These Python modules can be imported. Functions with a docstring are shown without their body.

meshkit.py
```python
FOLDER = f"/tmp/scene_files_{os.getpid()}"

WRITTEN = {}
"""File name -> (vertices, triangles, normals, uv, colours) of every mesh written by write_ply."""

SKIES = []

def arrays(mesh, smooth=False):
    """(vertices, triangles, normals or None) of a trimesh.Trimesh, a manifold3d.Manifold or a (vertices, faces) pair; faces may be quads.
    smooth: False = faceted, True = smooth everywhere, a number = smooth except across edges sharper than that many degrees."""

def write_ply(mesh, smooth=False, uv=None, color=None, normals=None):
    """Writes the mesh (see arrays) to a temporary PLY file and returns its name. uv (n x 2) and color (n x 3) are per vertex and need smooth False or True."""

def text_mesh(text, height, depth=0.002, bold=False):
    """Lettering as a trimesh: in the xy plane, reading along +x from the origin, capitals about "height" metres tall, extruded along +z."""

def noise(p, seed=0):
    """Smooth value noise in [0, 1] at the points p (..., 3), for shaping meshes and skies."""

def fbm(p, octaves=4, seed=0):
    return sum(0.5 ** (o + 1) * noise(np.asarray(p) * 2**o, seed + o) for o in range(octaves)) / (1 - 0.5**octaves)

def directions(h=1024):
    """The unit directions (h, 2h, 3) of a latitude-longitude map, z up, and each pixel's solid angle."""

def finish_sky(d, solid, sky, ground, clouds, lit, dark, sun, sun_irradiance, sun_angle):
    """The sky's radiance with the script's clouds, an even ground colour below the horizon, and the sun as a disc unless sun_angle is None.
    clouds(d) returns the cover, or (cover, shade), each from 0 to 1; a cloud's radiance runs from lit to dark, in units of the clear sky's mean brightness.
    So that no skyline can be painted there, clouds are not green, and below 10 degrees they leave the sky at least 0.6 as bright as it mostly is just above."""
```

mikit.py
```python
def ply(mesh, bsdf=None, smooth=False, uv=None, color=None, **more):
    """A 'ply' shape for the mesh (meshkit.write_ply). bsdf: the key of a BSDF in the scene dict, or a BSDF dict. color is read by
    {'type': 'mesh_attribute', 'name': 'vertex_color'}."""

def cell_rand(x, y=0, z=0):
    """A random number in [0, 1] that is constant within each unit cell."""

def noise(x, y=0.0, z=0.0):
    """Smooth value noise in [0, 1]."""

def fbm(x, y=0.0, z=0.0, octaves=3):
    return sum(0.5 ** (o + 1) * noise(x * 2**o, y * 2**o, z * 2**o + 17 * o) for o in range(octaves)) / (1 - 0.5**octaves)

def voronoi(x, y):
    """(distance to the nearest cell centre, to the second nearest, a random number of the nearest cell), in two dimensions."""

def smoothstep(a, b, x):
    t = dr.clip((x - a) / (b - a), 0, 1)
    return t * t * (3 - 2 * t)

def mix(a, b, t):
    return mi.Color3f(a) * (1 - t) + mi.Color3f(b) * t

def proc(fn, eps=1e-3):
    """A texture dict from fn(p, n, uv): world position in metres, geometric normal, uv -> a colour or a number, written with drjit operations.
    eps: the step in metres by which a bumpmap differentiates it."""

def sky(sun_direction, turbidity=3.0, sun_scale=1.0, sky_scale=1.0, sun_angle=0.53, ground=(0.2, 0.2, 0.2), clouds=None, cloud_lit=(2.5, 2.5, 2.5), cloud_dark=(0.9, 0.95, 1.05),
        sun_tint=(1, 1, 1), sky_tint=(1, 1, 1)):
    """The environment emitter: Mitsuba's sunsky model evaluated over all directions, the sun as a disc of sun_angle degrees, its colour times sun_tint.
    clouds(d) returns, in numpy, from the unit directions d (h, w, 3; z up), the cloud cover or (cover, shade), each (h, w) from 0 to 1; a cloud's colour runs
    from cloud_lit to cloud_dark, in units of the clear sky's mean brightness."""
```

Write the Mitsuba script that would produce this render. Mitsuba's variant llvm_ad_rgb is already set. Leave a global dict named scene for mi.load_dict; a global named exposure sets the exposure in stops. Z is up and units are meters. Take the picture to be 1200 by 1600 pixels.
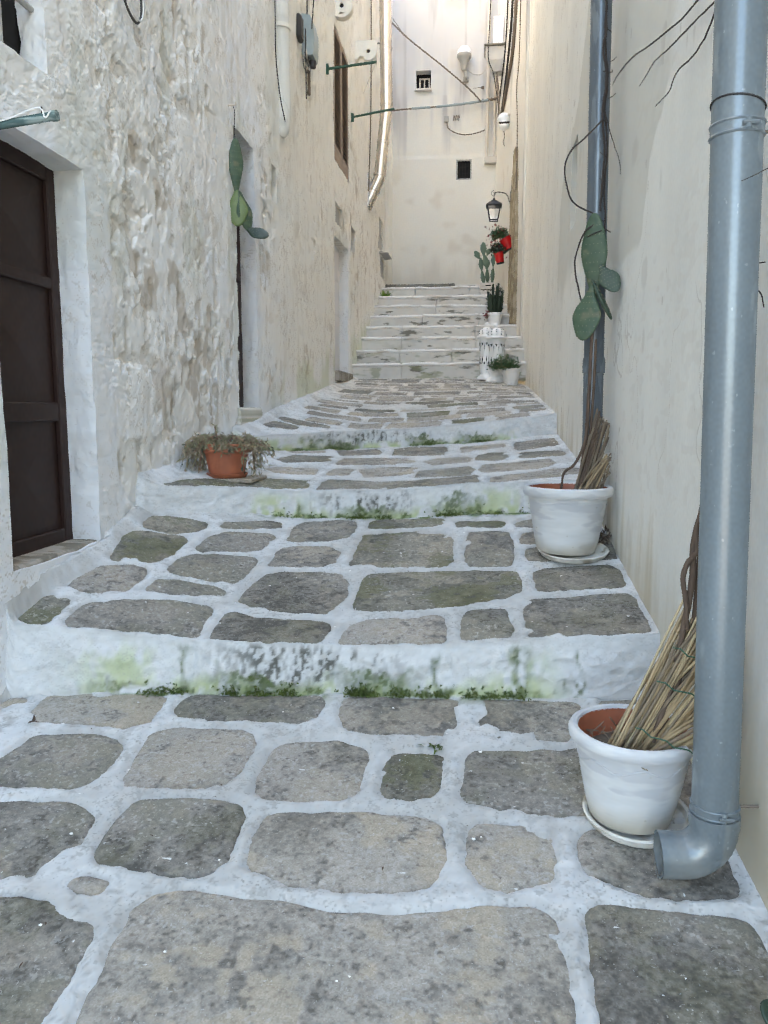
import math, random
import numpy as np, trimesh, shapely
import drjit as dr
import mitsuba as mi
import mikit, meshkit
from mikit import proc, noise, fbm, smoothstep, mix
from shapely.geometry import Polygon, box as sbox
from scipy.spatial import cKDTree

T = mi.ScalarTransform4f
scene, labels = {}, {}
rng = np.random.default_rng(7)

# ------------------------------------------------------------------ camera, sky, exposure
# World: y runs up the alley, x to the right wall, z up; the lens is at the origin, about 1.4 m above the paving.
PITCH, YAW = math.radians(7.6), math.atan(0.12)
LOOK = [-math.sin(YAW) * math.cos(PITCH), math.cos(YAW) * math.cos(PITCH), -math.sin(PITCH)]
scene['camera'] = {'type': 'perspective', 'fov': 2 * math.degrees(math.atan(600 / 1202)), 'fov_axis': 'x',
                   'near_clip': 0.05, 'far_clip': 200.0,
                   'to_world': T().look_at(origin=[0, 0, 0], target=LOOK, up=[0, 0, 1])}
scene['sky'] = mikit.sky((0.80, 0.12, 0.62), turbidity=3, sun_tint=(1.0, 0.97, 0.92), sky_tint=(1.26, 1.0, 0.79), sun_scale=0.45)
exposure = 5.9

# ------------------------------------------------------------------ materials
def twosided(b):
    return {'type': 'twosided', 'b': b}

def principled(color, rough=0.6, **kw):
    if isinstance(color, (tuple, list)):
        color = {'type': 'rgb', 'value': list(color)}
    return {'type': 'principled', 'base_color': color, 'roughness': rough, **kw}

def bumped(b, fn, scale, eps=1e-3):
    return {'type': 'bumpmap', 'arbitrary': proc(fn, eps), 'scale': scale, 'bsdf': b}

def mat(name, color, rough=0.6, bump=None, scale=1.0, **kw):
    if callable(color):
        color = proc(color)
    b = principled(color, rough, **kw)
    if bump is not None:
        b = bumped(b, bump, scale)
    scene['m_' + name] = twosided(b)

VC = {'type': 'mesh_attribute', 'name': 'vertex_color'}

def grain(p, n, uv):
    return fbm(p.x * 55, p.y * 55, p.z * 55, 4) + 0.8 * noise(p.x * 19, p.y * 19, p.z * 15)

def grit(p, n, uv):
    a = fbm(p.x * 38, p.y * 38, p.z * 38, 3)
    b = noise(p.x * 150, p.y * 150, p.z * 150)
    big = fbm(p.x * 4.5, p.y * 4.5, p.z * 4.5, 3)
    return (0.35 + 0.65 * smoothstep(0.3, 0.8, n.z)) * dr.clip(0.03 + 0.48 * smoothstep(0.50, 0.68, 0.65 * a + 0.35 * b) * smoothstep(0.30, 0.62, big) + 0.30 * smoothstep(0.80, 0.92, b), 0, 1)

def grit_wall(p, n, uv):
    a = fbm(p.x * 30, p.y * 30, p.z * 22, 3)
    b = noise(p.x * 110, p.y * 110, p.z * 90)
    big = fbm(p.x * 3, p.y * 3, p.z * 2.2, 3)
    return dr.clip(0.55 * smoothstep(0.54, 0.70, 0.65 * a + 0.35 * b) * smoothstep(0.38, 0.64, big) + 0.22 * smoothstep(0.84, 0.94, b), 0, 1)

for nm, g, dark, sc in (('limewash', grit_wall, (0.42, 0.375, 0.315), 0.016), ('mortar', grit, (0.27, 0.265, 0.245), 0.015)):
    base = bumped(principled(VC, 0.95, specular=0.1), grain, sc)
    scene['m_' + nm] = twosided({'type': 'blendbsdf', 'weight': proc(g), 'bsdf_0': base, 'bsdf_1': principled(dark, 0.9)})

def plaster_right(p, n, uv):
    a = fbm(p.y * 1.3, p.z * 0.7, 3.0, 3)
    streak = fbm(p.y * 9, p.z * 0.8, 7.0, 3)
    fine = noise(p.y * 140, p.z * 90, p.x * 90)
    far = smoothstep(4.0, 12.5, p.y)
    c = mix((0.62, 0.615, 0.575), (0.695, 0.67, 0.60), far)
    c = c * (0.83 + 0.24 * a + 0.06 * (streak - 0.5) + 0.06 * fine)
    trowel = fbm(p.y * 14 + 3 * a, p.z * 22 - 2 * a, 4.0, 2)
    c = mix(c, (0.50, 0.475, 0.43), 0.28 * smoothstep(0.56, 0.72, trowel) * smoothstep(0.42, 0.6, fbm(p.y * 2.6, p.z * 2.1, 14.0, 3)))
    crack = dr.abs(fbm(p.y * 1.7, p.z * 1.1, 31.0, 4) - 0.47)
    c = mix(c, (0.36, 0.33, 0.29), 0.5 * smoothstep(0.0045, 0.0012, crack) * smoothstep(0.50, 0.62, fbm(p.y * 1.3, p.z * 1.3, 8.0, 2)))
    # grey cement repairs with irregular borders
    wob = 0.35 * (fbm(p.y * 2.2, p.z * 2.2, 1.0, 3) - 0.5)
    y1, z1 = p.y + wob, p.z + wob
    top = 2.75 - 0.55 * dr.maximum(0.0, y1 - 5.9) * 0.9
    k1 = smoothstep(5.0, 5.12, y1) * (1 - smoothstep(7.65, 7.74, y1)) * smoothstep(0.95, 1.25, z1) * (1 - smoothstep(top - 0.02, top + 0.05, z1))
    low2 = 0.78 + 0.5 * smoothstep(4.0, 3.4, y1)
    k2 = smoothstep(3.25, 3.45, y1) * (1 - smoothstep(4.75, 4.95, y1)) * smoothstep(low2, low2 + 0.06, z1) * (1 - smoothstep(2.2, 2.6, z1))
    c = mix(c, (0.46, 0.45, 0.40), dr.clip(0.70 * k1 + 0.62 * k2, 0, 1))
    # damp creeping up from the paving, with drips
    ground = -1.16 + 0.105 * (p.y - 2.0) + 0.02 * dr.maximum(p.y - 3.2, 0.0)
    h = p.z - ground
    damp = smoothstep(0.58, 0.0, h - 0.75 * (streak - 0.5) - 0.25 * (a - 0.5))
    c = mix(c, (0.40, 0.35, 0.25), dr.clip(damp * 0.80, 0, 1))
    spots = smoothstep(0.80, 0.88, fbm(p.y * 7, p.z * 3.2, 11.0, 2))
    c = mix(c, (0.40, 0.38, 0.34), 0.35 * spots)
    chip = smoothstep(0.88, 0.91, noise(p.y * 19, p.z * 9, 5.0)) * smoothstep(0.66, 0.76, noise(p.y * 3, p.z * 2, 2.0))
    return mix(c, (0.42, 0.40, 0.36), 0.6 * chip)

def bump_right(p, n, uv):
    return fbm(p.y * 5, p.z * 3, p.x, 3) + 0.12 * noise(p.y * 120, p.z * 70, p.x)

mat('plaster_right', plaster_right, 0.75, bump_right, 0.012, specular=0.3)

def plaster_warm(p, n, uv):
    u = p.x + p.y
    a = fbm(u * 0.9, p.z * 0.9, 3.0, 3)
    streak = fbm(u * 7, p.z * 0.55, 9.0, 3)
    fine = noise(u * 60, p.z * 60, 2.0)
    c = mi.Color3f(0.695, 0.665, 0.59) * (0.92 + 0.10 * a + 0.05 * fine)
    # weathered grey upper part, washed down in streaks
    up = smoothstep(5.9, 7.2, p.z + 1.2 * (a - 0.5) + 2.2 * (streak - 0.5))
    c = mix(c, (0.53, 0.52, 0.515), 0.85 * up)
    c = mix(c, (0.41, 0.395, 0.375), 0.6 * smoothstep(0.54, 0.72, streak) * up)
    stain = smoothstep(0.60, 0.75, fbm(u * 1.6, p.z * 2.0, 21.0, 3))
    c = mix(c, (0.52, 0.46, 0.37), 0.40 * stain)
    foot = smoothstep(0.55, 0.0, p.z - 2.75 - 0.7 * (streak - 0.5))
    c = mix(c, (0.45, 0.40, 0.32), 0.35 * foot)
    patch = smoothstep(6.62, 6.68, p.z + 0.15 * (a - .5)) * (1 - smoothstep(7.05, 7.12, p.z)) * smoothstep(-1.6, -1.5, p.x) * (1 - smoothstep(-0.75, -0.65, p.x))
    return mix(c, (0.60, 0.60, 0.57), 0.5 * patch)

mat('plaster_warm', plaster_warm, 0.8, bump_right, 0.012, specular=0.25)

def stone_fn(dark, mid, tan, moss, seed):
    def fn(p, n, uv):
        a = fbm(p.x * 3.1 + seed, p.y * 3.1, p.z * 3.1, 3)
        b = fbm(p.x * 26, p.y * 26 + seed, p.z * 26, 3)
        c1 = noise(p.x * 95 + seed, p.y * 95, p.z * 95)
        c2 = noise(p.x * 210, p.y * 210 + seed, p.z * 210)
        c3 = noise(p.x * 55, p.y * 55 + 3 * seed, p.z * 55)
        c = mix(dark, mid, smoothstep(0.30, 0.66, 0.46 * a + 0.36 * b + 0.20 * c1))
        t = smoothstep(0.50, 0.62, fbm(p.x * 4.2, p.y * 4.2 + seed, 8.0, 3) + 0.35 * (b - 0.5))
        c = mix(c, (0.43, 0.385, 0.315), t * tan)
        m = smoothstep(0.44, 0.64, fbm(p.x * 5.5 + seed, p.y * 5.5, 2.0, 3) + 0.9 * (b - 0.5))
        c = mix(c, (0.110, 0.118, 0.050), m * moss)
        c = mix(c, (0.09, 0.085, 0.075), 0.45 * smoothstep(0.42, 0.20, c1 * 0.5 + b * 0.5))
        d = fbm(p.x * 62, p.y * 62, p.z * 62 + seed, 3)
        e = noise(p.x * 260, p.y * 260, p.z * 260 + seed)
        c = c * mi.Color3f(1.04, 1.0, 0.95) * (0.52 + 0.30 * d + 0.32 * e)
        c = mix(c, (0.47, 0.46, 0.44), 0.40 * smoothstep(0.58, 0.74, fbm(p.x * 75, p.y * 75 + seed, p.z * 75, 3)) * smoothstep(0.42, 0.60, a))
        c = mix(c, (0.50, 0.50, 0.48), 0.45 * smoothstep(0.78, 0.92, c2) * smoothstep(0.45, 0.6, c3))
        return mix(c, (0.66, 0.67, 0.66), 0.8 * smoothstep(0.955, 0.98, c3))
    return fn

def stone_bump(p, n, uv):
    return fbm(p.x * 18, p.y * 18, p.z * 18, 4) + 0.25 * noise(p.x * 130, p.y * 130, p.z * 130)

STONE_KINDS = {
    'stone_grey': ((0.145, 0.138, 0.128), (0.375, 0.358, 0.335), 0.35, 0.12, 3.0),
    'stone_dark': ((0.10, 0.097, 0.088), (0.285, 0.274, 0.255), 0.22, 0.25, 11.0),
    'stone_pale': ((0.20, 0.19, 0.175), (0.41, 0.39, 0.36), 0.75, 0.06, 23.0),
    'stone_mossy': ((0.095, 0.095, 0.08), (0.255, 0.247, 0.215), 0.3, 0.58, 37.0),
}
for k, v in STONE_KINDS.items():
    mat(k, stone_fn(*v), 0.78, stone_bump, 0.012, specular=0.35)

def step_fn(p, n, uv):
    a = fbm(p.x * 2.2, p.y * 3, p.z * 3, 3)
    b = fbm(p.x * 11, p.y * 11, p.z * 9, 3)
    s = fbm(p.x * 6, p.y, p.z * 14, 3)
    c = mi.Color3f(0.63, 0.60, 0.55) * (0.88 + 0.16 * b)
    c = mix(c, (0.50, 0.47, 0.425), 0.45 * smoothstep(0.50, 0.68, a))
    c = mix(c, (0.13, 0.12, 0.095), 0.85 * smoothstep(0.595, 0.70, 0.55 * s + 0.45 * a + 0.05 * smoothstep(0.9, 0.2, dr.abs(p.x + 0.5))))
    low = smoothstep(1.3, 0.6, p.z)
    return mix(c, (0.24, 0.25, 0.14), 0.6 * low * smoothstep(0.56, 0.68, fbm(p.x * 5, p.z * 11, 4.0, 3)))

mat('step', step_fn, 0.8, grain, 0.010, specular=0.3)
mat('nosing', lambda p, n, uv: mix((0.76, 0.735, 0.69), (0.50, 0.47, 0.42), smoothstep(0.52, 0.70, fbm(p.x * 5, p.y * 5, p.z * 16, 3))), 0.8, grain, 0.010)  # whiter than the risers: the edge highlights are put into the colour

def paint_at(z0):
    def fn(p, n, uv):
        a = fbm(p.x * 9, p.y * 9, p.z * 34, 3)
        b = fbm(p.x * 5, p.y * 5, p.z * 6 + 9, 3)
        c = mi.Color3f(0.60, 0.605, 0.60) * (0.84 + 0.24 * a)
        c = mix(c, (0.43, 0.435, 0.45), 0.75 * smoothstep(0.48, 0.60, b + 0.45 * (a - 0.5)))
        c = mix(c, (0.36, 0.33, 0.28), 0.6 * smoothstep(0.82, 0.90, fbm(p.x * 34, p.y * 34, p.z * 34, 2)))
        return mix(c, (0.38, 0.34, 0.26), 0.75 * smoothstep(0.09, 0.0, p.z - z0 - 0.10 * (b - 0.4)))
    return fn

mat('white_paint', paint_at(-1.225), 0.5, specular=0.4)
mat('white_paint_far', paint_at(-0.75), 0.5, specular=0.4)
mat('saucer_paint', lambda p, n, uv: mix((0.60, 0.585, 0.54), (0.36, 0.32, 0.25), smoothstep(0.45, 0.68, fbm(p.x * 14, p.y * 14, p.z * 20, 3))), 0.6)
mat('terracotta', lambda p, n, uv: mix((0.36, 0.115, 0.055), (0.27, 0.085, 0.045), fbm(p.x * 20, p.y * 20, p.z * 20, 3)), 0.55)
mat('soil', lambda p, n, uv: mix((0.045, 0.035, 0.025), (0.13, 0.105, 0.08), fbm(p.x * 50, p.y * 50, p.z * 50, 3)), 0.95)

def iron_fn(p, n, uv):
    a = fbm(p.x * 4, p.y * 4, p.z * 4, 3)
    b = noise(p.x * 70, p.y * 70, p.z * 40)
    return mix((0.021, 0.0105, 0.0085), (0.036, 0.0175, 0.013), 0.6 * a + 0.4 * b)
mat('brown_iron', iron_fn, 0.5, specular=0.3)

def zinc_fn(base, foot=-9.0):
    def fn(p, n, uv):
        a = fbm(p.x * 12, p.y * 12, p.z * 2.2, 3)
        b = noise(p.x * 160, p.y * 160, p.z * 120)
        drip = fbm(p.x * 40, p.y * 40, p.z * 1.2, 2)
        c = mi.Color3f(*base) * (0.80 + 0.28 * a + 0.12 * b + 0.18 * (drip - 0.5))
        c = mix(c, (0.24, 0.235, 0.21), 0.45 * smoothstep(0.20, -0.05, p.z - foot - 0.5 * (drip - 0.5) - 0.3 * (a - .5)))
        c = mix(c, (0.30, 0.33, 0.34), 0.3 * smoothstep(0.64, 0.72, fbm(p.x * 22, p.y * 22, p.z * 5, 3)))
        return mix(c, (0.36, 0.38, 0.38), 0.35 * smoothstep(0.80, 0.90, fbm(p.x * 90, p.y * 90, p.z * 60, 2)))
    return fn
mat('pipe_grey', zinc_fn((0.145, 0.172, 0.188), -1.24), 0.27, specular=0.6, metallic=0.15)
mat('pipe_blue', zinc_fn((0.105, 0.124, 0.142)), 0.24, specular=0.6, metallic=0.15)
scene['m_chrome'] = twosided({'type': 'roughconductor', 'material': 'Al', 'alpha': 0.13, 'specular_reflectance': {'type': 'rgb', 'value': [0.86, 0.80, 0.72]}})
scene['m_steel'] = twosided({'type': 'roughconductor', 'material': 'Al', 'alpha': 0.3, 'specular_reflectance': {'type': 'rgb', 'value': [0.6, 0.6, 0.6]}})

def cactus_fn(p, n, uv):
    a = fbm(p.x * 30, p.y * 30, p.z * 30, 3)
    c = mix((0.032, 0.062, 0.040), (0.085, 0.125, 0.070), a)
    s = smoothstep(0.60, 0.74, fbm(p.x * 16, p.y * 16, p.z * 16 + 4, 3))
    return mix(c, (0.16, 0.15, 0.09), 0.6 * s)
mat('cactus', cactus_fn, 0.5, specular=0.35)
mat('cactus_light', lambda p, n, uv: mix((0.105, 0.155, 0.050), (0.16, 0.205, 0.075), fbm(p.x * 30, p.y * 30, p.z * 12, 3)), 0.5)
mat('cactus_shade', lambda p, n, uv: mix((0.022, 0.045, 0.032), (0.055, 0.085, 0.052), fbm(p.x * 30, p.y * 30, p.z * 30, 3)), 0.5)  # darker copy of cactus: shading between the pads put into the colour
mat('cactus_dark', (0.022, 0.040, 0.026), 0.5)
mat('cactus_far', (0.10, 0.145, 0.095), 0.55)
mat('areole', (0.20, 0.19, 0.13), 0.8)
mat('cane', lambda p, n, uv: mix((0.36, 0.27, 0.15), (0.19, 0.135, 0.075), fbm(p.x * 45, p.y * 45, p.z * 12, 3)), 0.5)
mat('cane_pale', (0.43, 0.345, 0.205), 0.5)
mat('cane_grey', lambda p, n, uv: mix((0.25, 0.195, 0.13), (0.11, 0.085, 0.06), fbm(p.x * 50, p.y * 50, p.z * 14, 3)), 0.75)
mat('bark', lambda p, n, uv: mix((0.060, 0.042, 0.030), (0.125, 0.085, 0.060), fbm(p.x * 60, p.y * 60, p.z * 18, 3)), 0.8)
mat('twig', (0.030, 0.022, 0.018), 0.7)
mat('green_wire', (0.02, 0.07, 0.035), 0.5)
mat('dry_leaf', (0.26, 0.205, 0.14), 0.8)
mat('olive_leaf', (0.20, 0.195, 0.11), 0.75)
mat('red_stem', (0.15, 0.055, 0.035), 0.7)
mat('green_leaf', (0.030, 0.075, 0.018), 0.55)
mat('dark_leaf', (0.020, 0.034, 0.016), 0.6)
mat('bright_leaf', (0.16, 0.23, 0.035), 0.6)
mat('moss', lambda p, n, uv: mix((0.030, 0.050, 0.010), (0.115, 0.150, 0.030), noise(p.x * 60, p.y * 60, p.z * 60)), 0.95)
mat('red_pot', (0.52, 0.010, 0.010), 0.35)
mat('red_flower', (0.16, 0.014, 0.018), 0.6)
mat('black_iron', (0.014, 0.012, 0.011), 0.5)
mat('cable', (0.030, 0.028, 0.026), 0.6)
mat('cable_brown', (0.16, 0.125, 0.095), 0.65)
mat('cable_pale', (0.42, 0.38, 0.33), 0.65)
mat('conduit', (0.60, 0.545, 0.46), 0.6)
mat('grey_box', (0.27, 0.315, 0.315), 0.5)
mat('green_metal', (0.012, 0.060, 0.034), 0.4)
mat('green_pale', lambda p, n, uv: mix((0.055, 0.10, 0.098), (0.22, 0.28, 0.27), smoothstep(0.5, 0.68, fbm(p.x * 9, p.y * 30, p.z * 50, 3))), 0.4)
mat('cord', (0.70, 0.70, 0.68), 0.6)
mat('shutter', lambda p, n, uv: mix((0.20, 0.14, 0.10), (0.28, 0.21, 0.155), fbm(p.x * 9, p.y * 9, p.z * 30, 2)), 0.6)
mat('dark', (0.008, 0.0075, 0.007), 0.9)
mat('ceramic', (0.80, 0.79, 0.765), 0.25, specular=0.5)
mat('hole', (0.02, 0.02, 0.02), 0.9)
mat('white_wood', lambda p, n, uv: mix((0.62, 0.59, 0.54), (0.47, 0.42, 0.36), fbm(p.x * 12, p.y * 12, p.z * 40, 3)), 0.7)
mat('door_white', lambda p, n, uv: mix((0.66, 0.655, 0.65), (0.54, 0.53, 0.52), fbm(p.x * 3, p.y * 3, p.z * 2, 3)), 0.6)
mat('tufo', lambda p, n, uv: mix((0.40, 0.335, 0.23), (0.22, 0.18, 0.115), smoothstep(0.3, 0.7, fbm(p.x * 7, p.y * 7, p.z * 7, 4))), 0.9, stone_bump, 0.012)
mat('grey_panel', (0.36, 0.35, 0.32), 0.6)
mat('threshold', lambda p, n, uv: mix((0.34, 0.30, 0.25), (0.17, 0.15, 0.115), smoothstep(0.35, 0.62, fbm(p.x * 9, p.y * 22, p.z * 9, 4))), 0.85, stone_bump, 0.008)
mat('pebble', lambda p, n, uv: mix((0.34, 0.33, 0.31), (0.22, 0.21, 0.19), noise(p.x * 60, p.y * 60, p.z * 60)), 0.7)
mat('globe', (0.80, 0.80, 0.78), 0.3)
scene['m_glass'] = {'type': 'thindielectric'}

# ------------------------------------------------------------------ helpers
def free(key):
    k, i = key, 0
    while k in scene or k in labels or any(s.startswith(k + '__') for s in scene):
        i += 1
        k = f'{key}_{i:03d}'
    return k

COUNT = {}
def numbered(key):
    n = COUNT.get(key, 0)
    COUNT[key] = n + 1
    return key if n == 0 else f'{key}_{n:03d}'

def thing(name, label, cat, group=None):
    k = numbered(name)
    labels[k] = {'label': label, 'category': cat}
    if group:
        labels[k]['group'] = group
    return k

def put(mesh, m, key, smooth=35, **kw):
    scene[key] = mikit.ply(mesh, 'm_' + m if not m.startswith('m_') else m, smooth, **kw)
    return key

def part(parent, name, mesh, m, smooth=35, label=None, kind=None, **kw):
    k = numbered(parent + '__' + name)
    put(mesh, m, k, smooth, **kw)
    if label or kind:
        labels[k] = {}
        if label: labels[k]['label'] = label
        if kind: labels[k]['kind'] = kind
    return k

def cat_(*ms):
    ms = [m for x in ms for m in (x if isinstance(x, (list, tuple)) else [x])]
    return trimesh.util.concatenate(ms)

def cbox(lo, hi, b=0.004):
    """A box with chamfered edges."""
    lo, hi = np.array(lo, float), np.array(hi, float)
    b = min(b, 0.45 * (hi - lo).min())
    pts = []
    for s in np.ndindex(2, 2, 2):
        c = np.where(np.array(s) == 1, hi, lo)
        d = np.where(np.array(s) == 1, -1, 1) * b
        for k in range(3):
            q = c + d
            q[k] = c[k]
            pts.append(q)
    return trimesh.convex.convex_hull(np.array(pts))

def frame(t):
    t = np.asarray(t, float) / np.linalg.norm(t)
    a = np.cross(t, [0, 0, 1.0] if abs(t[2]) < 0.9 else [1.0, 0, 0])
    a /= np.linalg.norm(a)
    return a, np.cross(t, a)

def smooth_line(pts, n=6):
    """Catmull-Rom through the points."""
    p = np.asarray(pts, float)
    if len(p) < 3:
        return p
    q = np.vstack([2 * p[0] - p[1], p, 2 * p[-1] - p[-2]])
    out = []
    for i in range(1, len(q) - 2):
        for t in np.arange(n) / n:
            out.append(0.5 * ((2 * q[i]) + (q[i + 1] - q[i - 1]) * t + (2 * q[i - 1] - 5 * q[i] + 4 * q[i + 1] - q[i + 2]) * t * t + (3 * q[i] - q[i - 1] - 3 * q[i + 1] + q[i + 2]) * t ** 3))
    out.append(p[-1])
    return np.array(out)

def tube(pts, r, sides=8, caps=True):
    p = np.asarray(pts, float)
    r = np.broadcast_to(np.asarray(r, float), (len(p),)) if np.ndim(r) == 0 else np.interp(np.linspace(0, 1, len(p)), np.linspace(0, 1, len(r)), r)
    t = np.gradient(p, axis=0)
    t /= np.linalg.norm(t, axis=1, keepdims=True) + 1e-12
    a, _ = frame(t[0])
    A = []
    for i in range(len(p)):
        a = a - t[i] * (a @ t[i])
        a /= np.linalg.norm(a)
        A.append(a)
    A = np.array(A)
    B = np.cross(t, A)
    th = np.arange(sides) * 2 * np.pi / sides
    v = p[:, None] + r[:, None, None] * (np.cos(th)[None, :, None] * A[:, None] + np.sin(th)[None, :, None] * B[:, None])
    v = v.reshape(-1, 3)
    i, j = np.meshgrid(np.arange(len(p) - 1), np.arange(sides), indexing='ij')
    q = np.stack([i * sides + j, i * sides + (j + 1) % sides, (i + 1) * sides + (j + 1) % sides, (i + 1) * sides + j], -1).reshape(-1, 4)
    f = np.vstack([q[:, [0, 1, 2]], q[:, [0, 2, 3]]])
    if caps:
        n = len(v)
        v = np.vstack([v, p[:1], p[-1:]])
        k = np.arange(sides)
        last = (len(p) - 1) * sides
        f = np.vstack([f, np.stack([np.full(sides, n), (k + 1) % sides, k], 1), np.stack([np.full(sides, n + 1), last + k, last + (k + 1) % sides], 1)])
    return trimesh.Trimesh(v, f, process=False)

def lathe(prof, n=40, at=(0, 0, 0), axis=(0, 0, 1)):
    """Revolve (radius, height) pairs; the profile runs so that outside lies to its right when going up."""
    prof = np.asarray(prof, float)
    th = np.arange(n) * 2 * np.pi / n
    v = np.stack([prof[:, :1] * np.cos(th), prof[:, :1] * np.sin(th), np.repeat(prof[:, 1:], n, 1)], -1).reshape(-1, 3)
    i, j = np.meshgrid(np.arange(len(prof) - 1), np.arange(n), indexing='ij')
    q = np.stack([i * n + j, i * n + (j + 1) % n, (i + 1) * n + (j + 1) % n, (i + 1) * n + j], -1).reshape(-1, 4)
    m = trimesh.Trimesh(v, np.vstack([q[:, [0, 1, 2]], q[:, [0, 2, 3]]]), process=False)
    m.merge_vertices()
    m.update_faces(m.nondegenerate_faces())
    if tuple(axis) != (0, 0, 1):
        a, b = frame(axis)
        t = np.asarray(axis, float) / np.linalg.norm(axis)
        m.vertices = m.vertices[:, :1] * a + m.vertices[:, 1:2] * b + m.vertices[:, 2:] * t
    m.apply_translation(at)
    return m

def ball(c, r, sub=2, scale=(1, 1, 1)):
    m = trimesh.creation.icosphere(subdivisions=sub, radius=1.0)
    m.vertices = m.vertices * np.array(scale) * r + np.array(c)
    return m

def rough(m, amp, freq, seed=0):
    n = m.vertex_normals
    m.vertices = m.vertices + n * ((meshkit.fbm(m.vertices * freq, 3, seed) - 0.5) * 2 * amp)[:, None]
    return m

def F(*c, octaves=3, seed=0):
    c = np.broadcast_arrays(*c)
    while len(c) < 3:
        c = [*c, np.zeros_like(c[0], float)]
    return meshkit.fbm(np.stack(c, -1), octaves, seed)

def sstep(a, b, x):
    t = np.clip((x - a) / (b - a), 0, 1)
    return t * t * (3 - 2 * t)

def blend(c, d, t):
    return c * (1 - t[..., None]) + np.asarray(d, float) * t[..., None]

# ------------------------------------------------------------------ the paving: three sloping treads, a long landing, risers between
XS = [-2.3, -2.0, -1.6, -1.2, -0.6, 0, 0.45, 0.75]
L1B = [-1.21, -1.21, -1.215, -1.22, -1.20, -1.18, -1.17, -1.15]
L1T = [-0.86, -0.875, -0.945, -0.99, -1.00, -0.965, -0.925, -0.90]
L2B = [-0.44, -0.46, -0.60, -0.715, -0.71, -0.68, -0.66, -0.64]
L2T = [-0.39, -0.40, -0.47, -0.54, -0.53, -0.475, -0.465, -0.45]
L3B = [-0.23, -0.245, -0.33, -0.385, -0.35, -0.32, -0.27, -0.23]
L3T = [-0.05, -0.055, -0.14, -0.20, -0.19, -0.13, -0.08, -0.05]
L4B = [0.48, 0.48, 0.48, 0.48, 0.48, 0.46, 0.42, 0.37]

def two(x, y, ya, a, yb, b):
    t = (y - ya) / (yb - ya)
    return np.interp(x, XS, a) * (1 - t) + np.interp(x, XS, b) * t

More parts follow.
